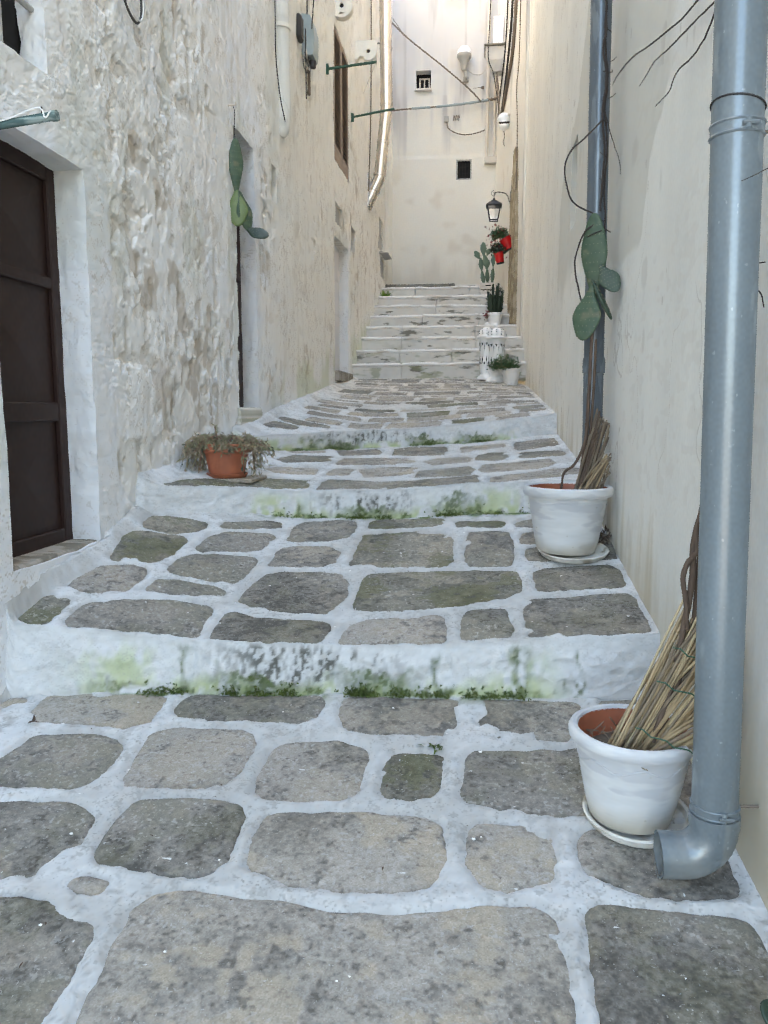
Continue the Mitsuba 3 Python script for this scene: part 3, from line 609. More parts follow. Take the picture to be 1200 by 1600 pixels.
# the limewashed bed: joints, risers and the thickened foot of the left wall, one sheet
def bed():
    xs = np.arange(-2.30, 0.815, 0.010)
    rows = []     # (y(x), z(x), tread or 0 for a riser, height along riser)
    for y in np.arange(-5.0, 1.0, 0.25): rows.append((0 * xs + y, TREAD[1](xs, y), 1, 0 * xs))
    starts = {1: 0 * xs + 1.0, 2: front(1, xs), 3: front(2, xs), 4: front(3, xs)}
    ends = {1: front(1, xs) - 0.04, 2: front(2, xs) - 0.04, 3: front(3, xs) - 0.04, 4: 12.34 + 0 * xs}
    steps = {1: 0.0125, 2: 0.0135, 3: 0.018, 4: 0.028}
    for k in (1, 2, 3, 4):
        n = int(2.0 / steps[k]) if k < 3 else int(2.4 / steps[k]) if k == 3 else int(4.9 / steps[k])
        for t in np.linspace(0, 1, n):
            yy = starts[k] * (1 - t) + ends[k] * t
            rows.append((yy, TREAD[k](xs, yy), k, 0 * xs))
        if k < 4:
            zb, zt = TREAD[k](xs, ends[k]), TREAD[k + 1](xs, starts[k + 1])
            for t in np.linspace(0, 1, 28)[1:-1]:
                rows.append((ends[k] * (1 - t) + starts[k + 1] * t, zb * (1 - t) + zt * t, -k, 0 * xs + t))
    Y = np.array([r[0] for r in rows]); Z = np.array([r[1] for r in rows]); K = np.array([r[2] for r in rows])[:, None] + 0 * Y.astype(int)
    H = np.array([r[3] for r in rows]); X = xs[None] + 0 * Y
    # signed distance to the nearest stone edge (positive in the joints)
    D = np.full(X.shape, 0.3)
    for k in (1, 2, 3, 4):
        s = K == k
        edge = np.vstack([ring(g, 0.008) for g in OUT[k]])
        d = cKDTree(edge).query(np.column_stack([X[s], Y[s]]))[0]
        inside = np.zeros(len(d), bool)
        for g in OUT[k]: inside |= shapely.contains_xy(g, X[s], Y[s])
        D[s] = np.where(inside, -d, d)
    wob = D - 0.010 + 0.026 * (F(X * 22, Y * 22) - 0.5) + 0.016 * (F(X * 60, Y * 60) - 0.5) + 0.05 * (sstep(0.66, 0.78, F(X * 5, Y * 5, seed=6)))
    flat = K > 0
    joint = np.clip(wob * 0.55, -0.03, 0.005) + 0.004
    relief = 0.008 * (F(X * 9, Y * 9) - 0.5) + 0.007 * (F(X * 38, Y * 38) - 0.5)
    swell = 0.010 * (F(X * 7, Y * 7, seed=3) - 0.5)
    Z0 = Z.copy()
    Z = Z + np.where(flat, joint + relief + swell, 0)
    lump = 0.040 * (F(X * 4, Z0 * 8, 3.0) - 0.5) + 0.024 * (F(X * 18, Z0 * 24, 8.0) - 0.5) + 0.008 * (F(X * 50, Z0 * 50, 8.0) - 0.5)
    soft = np.where(K < 0, np.sin(np.pi * H) ** 0.5, 0)
    Y = Y - lump * soft
    # joints between the stones of a riser show as shallow furrows
    for k, seams in ((1, (-1.20, -0.62, -0.09, 0.19)), (2, (-1.1, -0.05, 0.31)), (3, (-1.25, -0.45, 0.3))):
        for s in seams:
            g = np.exp(-((X - s - 0.02 * (F(Z0 * 20, s) - .5)) / 0.012) ** 2) * (K == -k) * soft
            Y = Y + 0.014 * g
    # the thick whitewashed foot of the left wall
    foot = np.interp(Y, [-5, 2.85, 3.0, 3.4, 3.85, 4.4, 5.0, 6.3, 6.9, 7.6, 9, 12], [0.05, 0.10, 0.17, 0.13, 0.055, 0.06, 0.05, 0.05, 0.04, 0.05, 0.05, 0.04])
    t = sstep(XL + np.interp(Y, [3.2, 3.9], [0.05, 0.15]) + 0.06 * (F(Y * 3, 2.0) - .5), XL - 0.02, X)
    Z = Z + foot * t ** 1.4 + 0.016 * sstep(0, .4, t) * (F(Y * 11, X * 11, 5.0) - .5)
    for y_a, y_b, lim in ((2.98, 3.87, -0.735), (6.30, 7.0, -0.03)):
        sill = (Y > y_a) & (Y < y_b) & (K > 0)
        Z = np.where(sill, np.minimum(Z, lim + 6.0 * np.maximum(X - XL - 0.012, 0)), Z)
    # colour: whitewash, greyer where trodden, moss and black lichen on the risers
    a, b, c = F(X * 2.2, Y * 2.2, Z0 * 2.2), F(X * 12, Y * 12, Z0 * 12, seed=4), F(X * 48, Y * 48, Z0 * 48, seed=5)
    C = np.broadcast_to(np.array([0.60, 0.605, 0.60]), (*X.shape, 3)) * (0.90 + 0.16 * b)[..., None]
    trod = np.where(flat, sstep(1.25, 0.2, np.abs(X + 0.35)), 0) * (0.45 + 0.55 * sstep(0.40, 0.62, a))
    C = blend(C, (0.44, 0.44, 0.425), 0.8 * trod)
    C = blend(C, (0.40, 0.395, 0.375), np.where(flat, 0.55 * sstep(0.48, 0.66, F(X * 4.5, Y * 4.5, 1.0, octaves=4, seed=41)), 0))
    C = C * (0.86 + 0.28 * c)[..., None]
    crack = np.abs(F(X * 6, Y * 6, 4.0, octaves=4, seed=44) - 0.5)
    C = blend(C, (0.27, 0.26, 0.24), np.where(flat & (wob > 0.004), 0.55 * sstep(0.010, 0.002, crack) * sstep(.45, .55, a), 0))
    C = blend(C, (0.36, 0.35, 0.33), 0.7 * np.where(flat, sstep(0.60, 0.72, 0.6 * b + 0.4 * c), 0))
    near = np.where(flat, sstep(0.020, 0.0, wob), 0)
    C = blend(C, (0.40, 0.39, 0.37), 0.5 * near * sstep(.35, .6, b))
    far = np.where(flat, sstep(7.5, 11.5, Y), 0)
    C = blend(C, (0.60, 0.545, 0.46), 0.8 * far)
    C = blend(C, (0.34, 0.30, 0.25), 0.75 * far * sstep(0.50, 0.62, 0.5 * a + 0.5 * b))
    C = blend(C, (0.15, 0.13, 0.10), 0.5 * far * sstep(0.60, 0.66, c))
    green, pale, black = np.array([0.065, 0.095, 0.018]), np.array([0.40, 0.455, 0.20]), np.array([0.075, 0.075, 0.062])
    n1, n2 = F(X * 9, Z0 * 9, 2.0, seed=11), F(X * 30, Z0 * 14, 4.0, seed=12)
    streak = F(X * 42, Z0 * 5, 6.0, seed=13)
    def span(lo, hi, e=0.06): return sstep(lo - e, lo + e, X) * (1 - sstep(hi - e, hi + e, X))
    for k, low, strong, streaks, blacks, wash in (
            (1, (-1.60, 0.32), ((-1.08, -0.74), (-0.55, -0.26)), ((-1.23, 0.025, .9), (-0.135, 0.022, .85), (0.185, 0.035, .95), (0.41, 0.012, .85)), ((-1.06, -0.36),), ((-1.66, -1.36), (0.10, 0.30))),
            (2, (-1.45, 0.40), ((-0.85, -0.55), (-0.25, -0.05)), ((-1.15, 0.03, .6), (0.0, 0.05, .6)), ((-0.98, -0.46),), ((-1.45, -1.15), (-0.15, 0.28))),
            (3, (-2.05, 0.35), ((-1.50, -1.15), (-0.62, -0.32), (-0.15, 0.15)), ((-1.48, 0.05, .9),), ((-1.45, -0.60),), ((-2.1, -1.5),))):
        on = K == -k
        low_t = sstep(0.50, 0.04, H + 0.75 * (n1 - 0.5) + 0.2 * (n2 - .5)) * span(*low, e=.15)
        C = blend(C, pale, np.where(on, 0.75 * low_t * sstep(.36, .50, n1 * .5 + n2 * .5), 0))
        for lo, hi in wash:
            C = blend(C, pale, np.where(on, 0.70 * np.exp(-((X - (lo + hi) / 2) / (hi - lo) * 1.7) ** 2) * sstep(0.40, 0.62, 0.6 * n1 + 0.4 * n2) * sstep(1.05, .5, H), 0))
        for lo, hi in blacks:
            C = blend(C, black, np.where(on, 0.92 * span(lo, hi, .2) * sstep(0.40, 0.60, 0.45 * streak + 0.30 * n2 + 0.25 * F(X * 24, Z0 * 30, 3.0, seed=23)) * (0.25 + 0.75 * sstep(0.46, 0.56, F(X * 75, Z0 * 45, 5.0, octaves=2))) * sstep(0.05, 0.4, H + .6 * (n1 - .5)) * sstep(1.1, 0.8, H + .5 * (n1 - .5)), 0))
        m = span(*low, e=.2) * sstep(0.20, 0.10, H + 0.5 * (n2 - .5)) * sstep(0.47, 0.54, n1)
        for lo, hi in strong:
            m = np.maximum(m, span(lo, hi, .12) * sstep(0.50, 0.38, H + 0.9 * (n1 - 0.5) + .6 * (n2 - .5)))
        for s, w, top in streaks:
            m = np.maximum(m, 0.9 * np.exp(-((X - s + 0.16 * (n1 - .5) + .08 * (n2 - .5)) / w / (0.6 + .9 * n2)) ** 2) * sstep(0.40, 0.56, n2 * .6 + n1 * .4 + 0.06) * sstep(top + .1, top - .15, H))
        C = blend(C, green, np.where(on, 0.88 * m * (0.62 + 0.38 * sstep(.40, .52, F(X * 60, Z0 * 50, 8.0, octaves=2, seed=19))), 0))
        # moss creeping over the tread below
        d = ends[k][None] - Y
        C = blend(C, green * 1.5, np.where((K == k), 0.9 * span(*low) * sstep(0.10, 0.0, d + 0.16 * (n1 - .35)) * sstep(.45, .58, b), 0))
        # thin grey wear along the nosing
        C = blend(C, (0.42, 0.42, 0.40), np.where(on, 0.55 * sstep(0.93, 1.0, H) * sstep(.4, .6, b), 0))
    n0, n1_ = Y.shape
    idx = np.arange(n0 * n1_).reshape(n0, n1_)
    q = np.stack([idx[:-1, :-1], idx[:-1, 1:], idx[1:, 1:], idx[1:, :-1]], -1).reshape(-1, 4)
    v = np.stack([X, Y, Z], -1).reshape(-1, 3)
    f = np.vstack([q[:, [0, 1, 2]], q[:, [0, 2, 3]]])
    return trimesh.Trimesh(v, f, process=False), C.reshape(-1, 3)

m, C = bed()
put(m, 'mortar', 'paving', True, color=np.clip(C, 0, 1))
labels['paving'] = {'kind': 'structure', 'label': 'limewashed stone paving in long sloping treads with mossy risers'}
kr = np.random.default_rng(5)
for k in (1, 2, 3, 4):
    for i, g in enumerate(OUT[k]):
        p = {1: (.40, .28, .26, .06), 2: (.16, .26, .04, .54), 3: (.35, .30, .20, .15), 4: (.35, .10, .50, .05)}[k]
        kind = kr.choice(list(STONE_KINDS), p=p)
        if k == 1 and i in (19, 14): kind = 'stone_pale'
        if k == 1 and i in (13, 18): kind = 'stone_dark'
        if k == 3 and i == 0: kind = 'stone_mossy'
        if k == 2: kind = 'stone_mossy' if i in (0, 9, 13, 18, 21, 22, 24) else ('stone_grey', 'stone_dark', 'stone_dark')[i % 3]
        if k == 1 and i == 17: kind = 'stone_pale'
        part('paving', 'stone', stone_mesh(g, k, 1000 * k + i), str(kind), 50)

# ground under and around it all, out of the frame
g = trimesh.creation.box((60, 60, 0.2)); g.apply_translation((0, 0, -2.55))
put(g, 'stone_pale', 'ground', False)
labels['ground'] = {'kind': 'structure', 'label': 'pale ground beneath the alley'}

# ------------------------------------------------------------------ the stair: eight limewashed steps of blocks
STEP_Z = [0.72 + 0.25 * k for k in range(8)]
STEP_Y = [12.3 + 0.55 * k for k in range(8)]
sr = np.random.default_rng(12)
def XR2(y): return 0.69 - 0.0974 * (y - 13.6)

def block(x0, x1, y0, y1, z0, z1, seed, amp=0.012):
    b = cbox((x0, y0, z0), (x1, y1, z1), 0.018)
    b = b.subdivide_to_size(0.12)
    b.vertices += (np.stack([F(*(b.vertices.T * 4.0), seed=seed + s) for s in range(3)], -1) - 0.5) * 2 * amp
    return b

core = cat_([trimesh.creation.box(bounds=[(-2.2, STEP_Y[k] + 0.03, STEP_Z[k] - 0.28), (0.80, 18.0, STEP_Z[k] - 0.012 - 0.0005 * k)]) for k in range(8)])
put(core, 'step', 'stairs', False)
labels['stairs'] = {'kind': 'structure', 'label': 'flight of worn limewashed stone steps rising to the end wall'}
for k in range(8):
    cuts = [-2.05]
    while cuts[-1] < 0.3: cuts.append(cuts[-1] + sr.uniform(0.7, 1.3))
    cuts[-1] = 0.78
    for a, b in zip(cuts[:-1], cuts[1:]):
        dz, dy = sr.uniform(-0.008, 0.008), sr.uniform(-0.012, 0.012)
        part('stairs', 'nosing', block(a + 0.002, b - 0.002, STEP_Y[k] + dy - 0.022, STEP_Y[k] + 0.3, STEP_Z[k] + dz - 0.045, STEP_Z[k] + dz + 0.006, int(sr.integers(999)), 0.018), 'nosing', 40)  # overhang added to throw a shadow line under each step edge
        part('stairs', 'block', block(a + 0.002, b - 0.002, STEP_Y[k] + dy, STEP_Y[k] + 0.57, STEP_Z[k] - 0.262, STEP_Z[k] + dz, int(sr.integers(999)), 0.016), 'step', 40)
part('stairs', 'ledge', block(-1.98, -0.95, 16.72, 17.6, 2.40, 2.63, 71), 'stone_dark', 40, label='bare stone ledge with painted shade at the head of the stair')  # top step without whitewash; its shade is put into the dark stone colour
part('stairs', 'ledge', block(-0.94, -0.50, 16.74, 17.6, 2.40, 2.63, 72), 'stone_dark', 40, label='short bare stone ledge with painted shade at the head of the stair')
part('stairs', 'ledge', block(-0.49, 0.45, 16.74, 17.6, 2.40, 2.60, 73), 'step', 40)

# ------------------------------------------------------------------ walls
def gridwall(us, vs, pos, openings, inward, colour, seed=0):
    """A displaced sheet over (u, v) with openings (u0, u1, v0, v1, depth, slope) whose reveals run inward."""
    us, vs = [np.unique(np.round(np.concatenate([a, [o[i] for o in openings for i in (s, s + 1)]]), 5)) for a, s in ((us, 0), (vs, 2))]
    U, V = np.meshgrid(us, vs, indexing='ij')
    P = pos(U, V)
    C = colour(U, V)
    n0, n1 = U.shape
    idx = np.arange(n0 * n1).reshape(n0, n1)
    cu, cv = 0.5 * (us[:-1] + us[1:])[:, None], 0.5 * (vs[:-1] + vs[1:])[None]
    hole = np.zeros((n0 - 1, n1 - 1), int)
    for i, o in enumerate(openings): hole[(cu > o[0]) & (cu < o[1]) & (cv > o[2]) & (cv < o[3])] = i + 1
    q = np.stack([idx[:-1, :-1], idx[1:, :-1], idx[1:, 1:], idx[:-1, 1:]], -1)[hole == 0]
    verts, cols, faces = [P.reshape(-1, 3)], [C.reshape(-1, 3)], [np.vstack([q[:, [0, 1, 2]], q[:, [0, 2, 3]]])]
    n = n0 * n1
    for o in openings:
        iu0, iu1 = np.searchsorted(us, round(o[0], 5)), np.searchsorted(us, round(o[1], 5))
        iv0, iv1 = np.searchsorted(vs, round(o[2], 5)), np.searchsorted(vs, round(o[3], 5))
        loops = [idx[iu0:iu1 + 1, iv0], idx[iu1, iv0:iv1 + 1], idx[iu0:iu1 + 1, iv1][::-1], idx[iu0, iv0:iv1 + 1][::-1]]
        for s in loops:
            p, c, k = P.reshape(-1, 3)[s], C.reshape(-1, 3)[s], len(s)
            lay = 9
            L = []
            for t in np.linspace(0, 1, lay):
                w = (meshkit.fbm(p * 9 + t * 4, 3, seed) - 0.5)[:, None] * 0.022 * min(1.0, 4 * t)
                L.append(p + np.asarray(inward) * o[4] * t + w)
            verts.append(np.vstack(L)); cols.append(np.tile(c, (lay, 1)))
            j = np.arange(lay * k).reshape(lay, k) + n
            qq = np.stack([j[:-1, :-1], j[:-1, 1:], j[1:, 1:], j[1:, :-1]], -1).reshape(-1, 4)
            faces.append(np.vstack([qq[:, [0, 1, 2]], qq[:, [0, 2, 3]]])); n += lay * k
    return trimesh.Trimesh(np.vstack(verts), np.vstack(faces), process=False), np.clip(np.vstack(cols), 0, 1)

def left_fields(y, z):
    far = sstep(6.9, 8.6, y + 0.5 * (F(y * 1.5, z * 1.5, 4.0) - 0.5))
    r = F(y * 1.1, z * 0.8, 1.0, seed=2)
    bare = np.exp(-(((y - 5.55) / 0.85) ** 2 + ((z - 0.45) / 0.75) ** 2)) + 0.7 * np.exp(-(((y - 4.65) / 0.35) ** 2 + ((z - 1.25) / 0.5) ** 2)) + 0.55 * np.exp(-(((y - 5.2) / 0.7) ** 2 + ((z + 0.15) / 0.35) ** 2))
    bare = np.clip(bare, 0, 1)
    jamb = sstep(4.14, 4.06, y + 0.05 * (F(y * 3, z * 3, 9.0) - .5)) * sstep(1.35, 1.2, z) + 0.8 * sstep(6.88, 6.96, y) * sstep(7.12, 7.05, y) * sstep(2.4, 2.3, z)
    rough_ = np.clip(0.30 + 0.9 * bare + 0.7 * sstep(0.45, 0.65, r), 0, 1) * (1 - 0.85 * np.clip(jamb, 0, 1))
    peel = sstep(0.50, 0.522, F(y * 3.0, z * 2.3, 2.0, octaves=5, seed=5) + 0.16 * (bare - 0.35) - 0.05 * far) * rough_
    chips = sstep(0.60, 0.63, F(y * 11, z * 7, 6.0, octaves=3, seed=8) + 0.05 * (bare - .3))
    lumps = F(y * 8, z * 5.5, 3.0, seed=6)
    fine = F(y * 24, z * 15, 5.0, seed=7)
    tex = F(y * 60, z * 42, 5.0, octaves=3, seed=17)
    d = 0.045 * (F(y * 0.9, z * 0.7, 7.0) - 0.5) + rough_ * (0.017 * (lumps - 0.5) + 0.009 * (fine - .5) + 0.008 * (tex - .5)) + 0.004 * (fine - .5) - 0.011 * peel - 0.014 * chips * rough_
    d = np.where(y < 2.7, 0.02 * (lumps - .5), d)
    return d, far, peel, chips * rough_, bare, np.clip(jamb, 0, 1), rough_, fine, lumps

def left_pos(y, z):
    d = left_fields(y, z)[0]
    wy, wz = 0.020 * (F(y * 5, z * 5, 11.0) - 0.5), 0.020 * (F(y * 5, z * 5, 15.0) - 0.5)
    return np.stack([XL + d, y + wy, z + wz], -1)

def left_colour(y, z):
    d, far, peel, chips, bare, jamb, rough_, fine, lumps = left_fields(y, z)
    a = F(y * 1.7, z * 1.0, 3.0, seed=21)
    s = F(y * 9, z * 1.0, 2.0, seed=22)
    C = np.broadcast_to(np.array([0.775, 0.765, 0.735]), (*y.shape, 3)) * (0.90 + 0.10 * a + 0.12 * (fine - .3))[..., None]
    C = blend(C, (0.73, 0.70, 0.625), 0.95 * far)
    C = blend(C, (0.70, 0.71, 0.72), 0.8 * jamb + 0.7 * (1 - far) * sstep(0.50, 0.62, a) * (1 - jamb))
    C = blend(C, (0.58, 0.54, 0.47), 0.35 * sstep(0.56, 0.70, s) * sstep(0.38, 0.6, a) * (1 - jamb))
    C = blend(C, (0.70, 0.675, 0.62), 0.5 * peel)
    C = blend(C, (0.50, 0.44, 0.36), 0.45 * chips)
    C = blend(C, (0.36, 0.29, 0.21), 0.55 * sstep(0.68, 0.75, F(y * 6, z * 4.5, 12.0, seed=31) + 0.06 * bare) * rough_)
    C = blend(C, (0.45, 0.47, 0.38), 0.30 * sstep(0.58, 0.70, F(y * 2.6, z * 0.9, 9.0, seed=33)) * (1 - far))
    C = blend(C, (0.76, 0.755, 0.745), 0.9 * sstep(11.90, 11.98, y) * sstep(12.16, 12.10, y) * sstep(2.5, 2.42, z))
    foot = -0.62 + 0.19 * (y - 3.8)
    C = blend(C, (0.70, 0.71, 0.72), 0.85 * sstep(0.16, 0.0, z - foot + 0.35 * (a - .5) + .12 * (fine - .5)) * (1 - 0.6 * far))
    C = blend(C, (0.42, 0.46, 0.26), 0.4 * far * sstep(0.3, 0.0, z - foot - .5 * (s - .5)) * sstep(.5, .6, a))
    return C

house = thing('house', 'long rough limewashed house front on the left with peeling plaster and a brown iron door', 'house')
LEFT_OPEN = [(3.05, 3.83, -0.70, 1.19, 0.165), (2.30, 3.55, 1.515, 2.75, 0.13), (6.37, 6.95, 0.01, 2.27, 0.155), (10.86, 11.98, 0.53, 2.40, 0.15),
             (10.92, 12.10, 3.40, 5.14, 0.06), (7.56, 7.74, 1.99, 2.34, 0.07), (12.22, 12.64, 2.45, 2.82, 0.16), (10.95, 11.45, 2.58, 2.86, 0.05),
             (15.75, 16.35, 3.20, 3.80, 0.05), (15.95, 16.62, 2.68, 3.10, 0.05)]
us = np.concatenate([np.arange(-2.5, 2.7, 0.12), np.arange(2.7, 4.0, 0.016), np.arange(4.0, 7.4, 0.0105), np.arange(7.4, 12.5, 0.030), np.arange(12.5, 17.61, 0.05)])
vs = np.concatenate([np.arange(-2.4, -1.0, 0.06), np.arange(-1.0, 2.6, 0.0115), np.arange(2.6, 5.6, 0.032), np.arange(5.6, 11.01, 0.09)])
m, C = gridwall(us, vs, left_pos, LEFT_OPEN, (-1, 0, 0), left_colour)
part(house, 'wall', m, 'limewash', True, color=C)
part(house, 'masonry', cat_(trimesh.creation.box(bounds=[(-6, -2.5, -2.5), (-2.33, 17.6, 10.99)]), trimesh.creation.box(bounds=[(-6, -2.5, 10.991), (-1.95, 17.6, 11.2)])), 'plaster_warm', False)

# brown iron door: leaf, rails, stiles, raised diagonal pressings
def iron_door():
    x = XL - 0.160
    y0, y1, z0, z1 = 2.95, 3.90, -0.74, 1.26
    d = part(house, 'door', cbox((x - 0.04, y0, z0), (x - 0.012, y1, z1), 0.002), 'brown_iron', 30, label='dark brown iron door with two rails and diagonal pressed panels')
    def bar(name, a, b, h=0.014): part(d, name, cbox((x - 0.014, a[0], a[1]), (x + h, b[0], b[1]), 0.006), 'brown_iron', 40)
    bar('stile', (3.76, z0), (3.835, z1)); bar('stile', (3.02, z0), (3.09, z1))
    bar('rail', (3.092, -0.72), (3.758, -0.615)); bar('rail', (3.092, -0.06), (3.758, 0.035)); bar('rail', (3.092, 0.60), (3.758, 0.655)); bar('rail', (3.092, 1.12), (3.758, 1.22))
    for z_a, z_b in ((-0.60, -0.075), (0.05, 0.585), (0.67, 1.105)):
        zc, yc = (z_a + z_b) / 2, 3.425
        pts = np.array([[x - 0.013, 3.11, z_a], [x - 0.013, 3.74, z_a], [x - 0.013, 3.74, z_b], [x - 0.013, 3.11, z_b], [x + 0.004, yc, zc]])
        part(d, 'panel', trimesh.Trimesh(pts, [[0, 1, 4], [1, 2, 4], [2, 3, 4], [3, 0, 4], [3, 2, 1], [3, 1, 0]], process=False), 'brown_iron', False)
iron_door()
th = cbox((-2.17, 2.98, -0.82), (XL - 0.004, 3.86, -0.685), 0.012).subdivide_to_size(0.06)
part(house, 'threshold', rough(th, 0.008, 9), 'threshold', 40, label='worn brown stone threshold of the iron door')

# barred window above it
w = part(house, 'window', trimesh.creation.box(bounds=[(-2.30, 2.25, 1.45), (-2.118, 3.6, 2.8)]), 'dark', False, label='dark barred window recess above the iron door')
for a, b in (((2.3, 1.72), (3.56, 1.95)), ((2.3, 2.05), (3.56, 2.12))):
    part(w, 'bar', tube([(-2.04, a[0], a[1] + 0.05), (-2.04, b[0], b[1] - .15)], 0.014, 8), 'grey_panel')
for y in (2.6, 2.85, 3.1, 3.34): part(w, 'bar', tube([(-2.07, y, 1.5), (-2.07, y, 2.8)], 0.012, 8), 'grey_panel')

# second door, deep in its reveal
d = part(house, 'door', cbox((-2.30, 6.30, -0.05), (XL - 0.150, 7.02, 2.35), 0.004), 'brown_iron', 30, label='dark door deep behind the hanging prickly pear')
part(d, 'panel', cbox((XL - 0.151, 6.44, 0.15), (XL - 0.137, 6.88, 1.0), 0.006), 'brown_iron')
part(d, 'panel', cbox((XL - 0.151, 6.44, 1.12), (XL - 0.137, 6.88, 2.1), 0.006), 'brown_iron')
th = cbox((-2.22, 6.32, -0.14), (XL + 0.015, 6.99, 0.015), 0.015).subdivide_to_size(0.06)
part(house, 'threshold', rough(th, 0.008, 9, 3), 'step', 40)

# third door, white
d = part(house, 'door', cbox((-2.24, 10.8, 0.5), (XL - 0.145, 12.05, 2.5), 0.004), 'door_white', 30, label='closed white door near the foot of the stair')
for z0, z1 in ((0.66, 1.30), (1.40, 1.80), (1.90, 2.3)): part(d, 'panel', cbox((XL - 0.146, 11.0, z0), (XL - 0.132, 11.85, z1), 0.006), 'door_white')
part(house, 'threshold', cbox((-2.2, 10.82, 0.40), (XL + 0.06, 12.02, 0.545), 0.012), 'threshold', 40)

# tall louvred shutters: two leaves of slats
sh = part(house, 'shutter', cbox((-2.06, 10.88, 3.36), (XL - 0.045, 12.14, 5.18), 0.003), 'dark', 30, label='tall brown louvred shutters of the upper window')
for a, b in ((10.93, 11.50), (11.52, 12.09)):
    for y0, y1 in ((a, a + 0.055), (b - 0.055, b)): part(sh, 'stile', cbox((XL - 0.046, y0, 3.41), (XL - 0.006, y1, 5.13), 0.004), 'shutter')
    for z0, z1 in ((3.41, 3.62), (5.07, 5.13)): part(sh, 'rail', cbox((XL - 0.046, a + 0.056, z0), (XL - 0.006, b - 0.056, z1), 0.004), 'shutter')
    for z in np.arange(3.66, 5.05, 0.058):
        s = cbox((-0.022, a + 0.056, -0.004), (0.022, b - 0.056, 0.004), 0.001)
        s.apply_transform(trimesh.transformations.rotation_matrix(0.75, (0, 1, 0))); s.apply_translation((XL - 0.026, 0, z))
        part(sh, 'slat', s, 'shutter')

# slots, small openings, grey shutters at the far end
part(house, 'niche', trimesh.creation.box(bounds=[(-2.09, 7.5, 1.95), (XL - 0.065, 7.8, 2.4)]), 'plaster_warm', False)
w = part(house, 'window', trimesh.creation.box(bounds=[(-2.2, 12.15, 2.4), (XL - 0.15, 12.7, 2.9)]), 'dark', False, label='small dark window beside the white door')
part(house, 'arch', cbox((-2.06, 10.9, 2.55), (XL - 0.045, 11.5, 2.9), 0.003), 'grey_panel', label='grey plaque above the white door')
for y0, y1, z0, z1 in ((15.76, 16.34, 3.21, 3.79), (15.96, 16.61, 2.69, 3.09)):
    s = part(house, 'shutter', cbox((XL - 0.07, y0 - 0.04, z0 - 0.04), (XL - 0.03, y1 + 0.04, z1 + 0.04), 0.003), 'grey_panel', label='small grey shutter at the far end of the house')
    part(s, 'rail', cbox((XL - 0.032, y0 + 0.03, (z0 + z1) / 2 - 0.03), (XL - 0.018, y1 - 0.03, (z0 + z1) / 2 + 0.03), 0.004), 'grey_panel')
part(house, 'canopy', trimesh.convex.convex_hull(np.array([[XL - 0.02, 15.9, 3.12], [XL - 0.02, 16.7, 3.12], [XL + 0.16, 15.95, 3.13], [XL + 0.16, 16.65, 3.13], [XL - 0.02, 15.9, 3.17], [XL - 0.02, 16.7, 3.17]])), 'grey_panel', False)
m = cbox((XL - 0.02, 16.75, 2.3), (XL + 0.075, 17.55, 10.9), 0.02).subdivide_to_size(0.3)
part(house, 'corner_strip', m, 'plaster_warm', 40, label='pale plastered corner strip')

# right-hand house: smooth limewashed wall with a slot
def right_pos(y, z):
    d = 0.018 * (F(y * 0.8, z * 0.7, 5.0) - 0.5) + 0.006 * (F(y * 5, z * 4, 2.0) - 0.5)
    return np.stack([XR + d, y, z], -1)
white = lambda u, v: np.ones((*u.shape, 3)) * 0.6
house2 = thing('house', 'smooth pale house wall on the right with grey cement repairs and two drainpipes', 'house')
us = np.concatenate([np.arange(-2.5, 1, 0.25), np.arange(1, 6, 0.04), np.arange(6, 13.71, 0.08)])
vs = np.concatenate([np.arange(-2.4, 3, 0.05), np.arange(3, 11.01, 0.2)])
m, _ = gridwall(us, vs, right_pos, [(6.42, 6.78, 1.46, 2.12, 0.09)], (1, 0, 0), white)
m.invert()
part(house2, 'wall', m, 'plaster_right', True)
part(house2, 'masonry', cat_(trimesh.creation.box(bounds=[(0.92, -2.5, -2.5), (5, 13.70, 10.99)]), trimesh.creation.box(bounds=[(0.70, -2.5, 10.991), (5, 13.70, 11.2)])), 'plaster_warm', False)
part(house2, 'niche', trimesh.creation.box(bounds=[(XR + 0.085, 6.38, 1.4), (0.91, 6.83, 2.2)]), 'plaster_warm', False)
part(house2, 'end_wall', cbox((XR + 0.002, 13.55, -1), (1.2, 13.705, 10.98), 0.01), 'plaster_right')

# third house: the far right wall that leans into the alley, with a bared tufa jamb
house3 = thing('house', 'warm cream house wall beyond the right wall with a bare stone jamb and hanging cables', 'house')
def right2_pos(y, z):
    return np.stack([XR2(y) + 0.025 * (F(y * 1.2, z * 1.2, 5.0) - 0.5), y, z], -1)
m, _ = gridwall(np.arange(13.55, 17.7, 0.06), np.concatenate([np.arange(0.0, 5, 0.06), np.arange(5, 11, 0.15)]), right2_pos, [], (1, 0, 0), white)
m.invert()
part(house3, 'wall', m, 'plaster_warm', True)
v = [(0.93, 13.72), (0.79, 13.72), (0.44, 17.6), (0.93, 17.6)]
mm = trimesh.creation.extrude_polygon(Polygon(v), 11.0, engine='earcut')
part(house3, 'masonry', mm, 'plaster_warm', False)
part(house3, 'end_wall', cbox((0.702, 13.555, -1), (0.80, 13.70, 10.97), 0.004), 'plaster_warm')
z, jr = 0.55, np.random.default_rng(3)
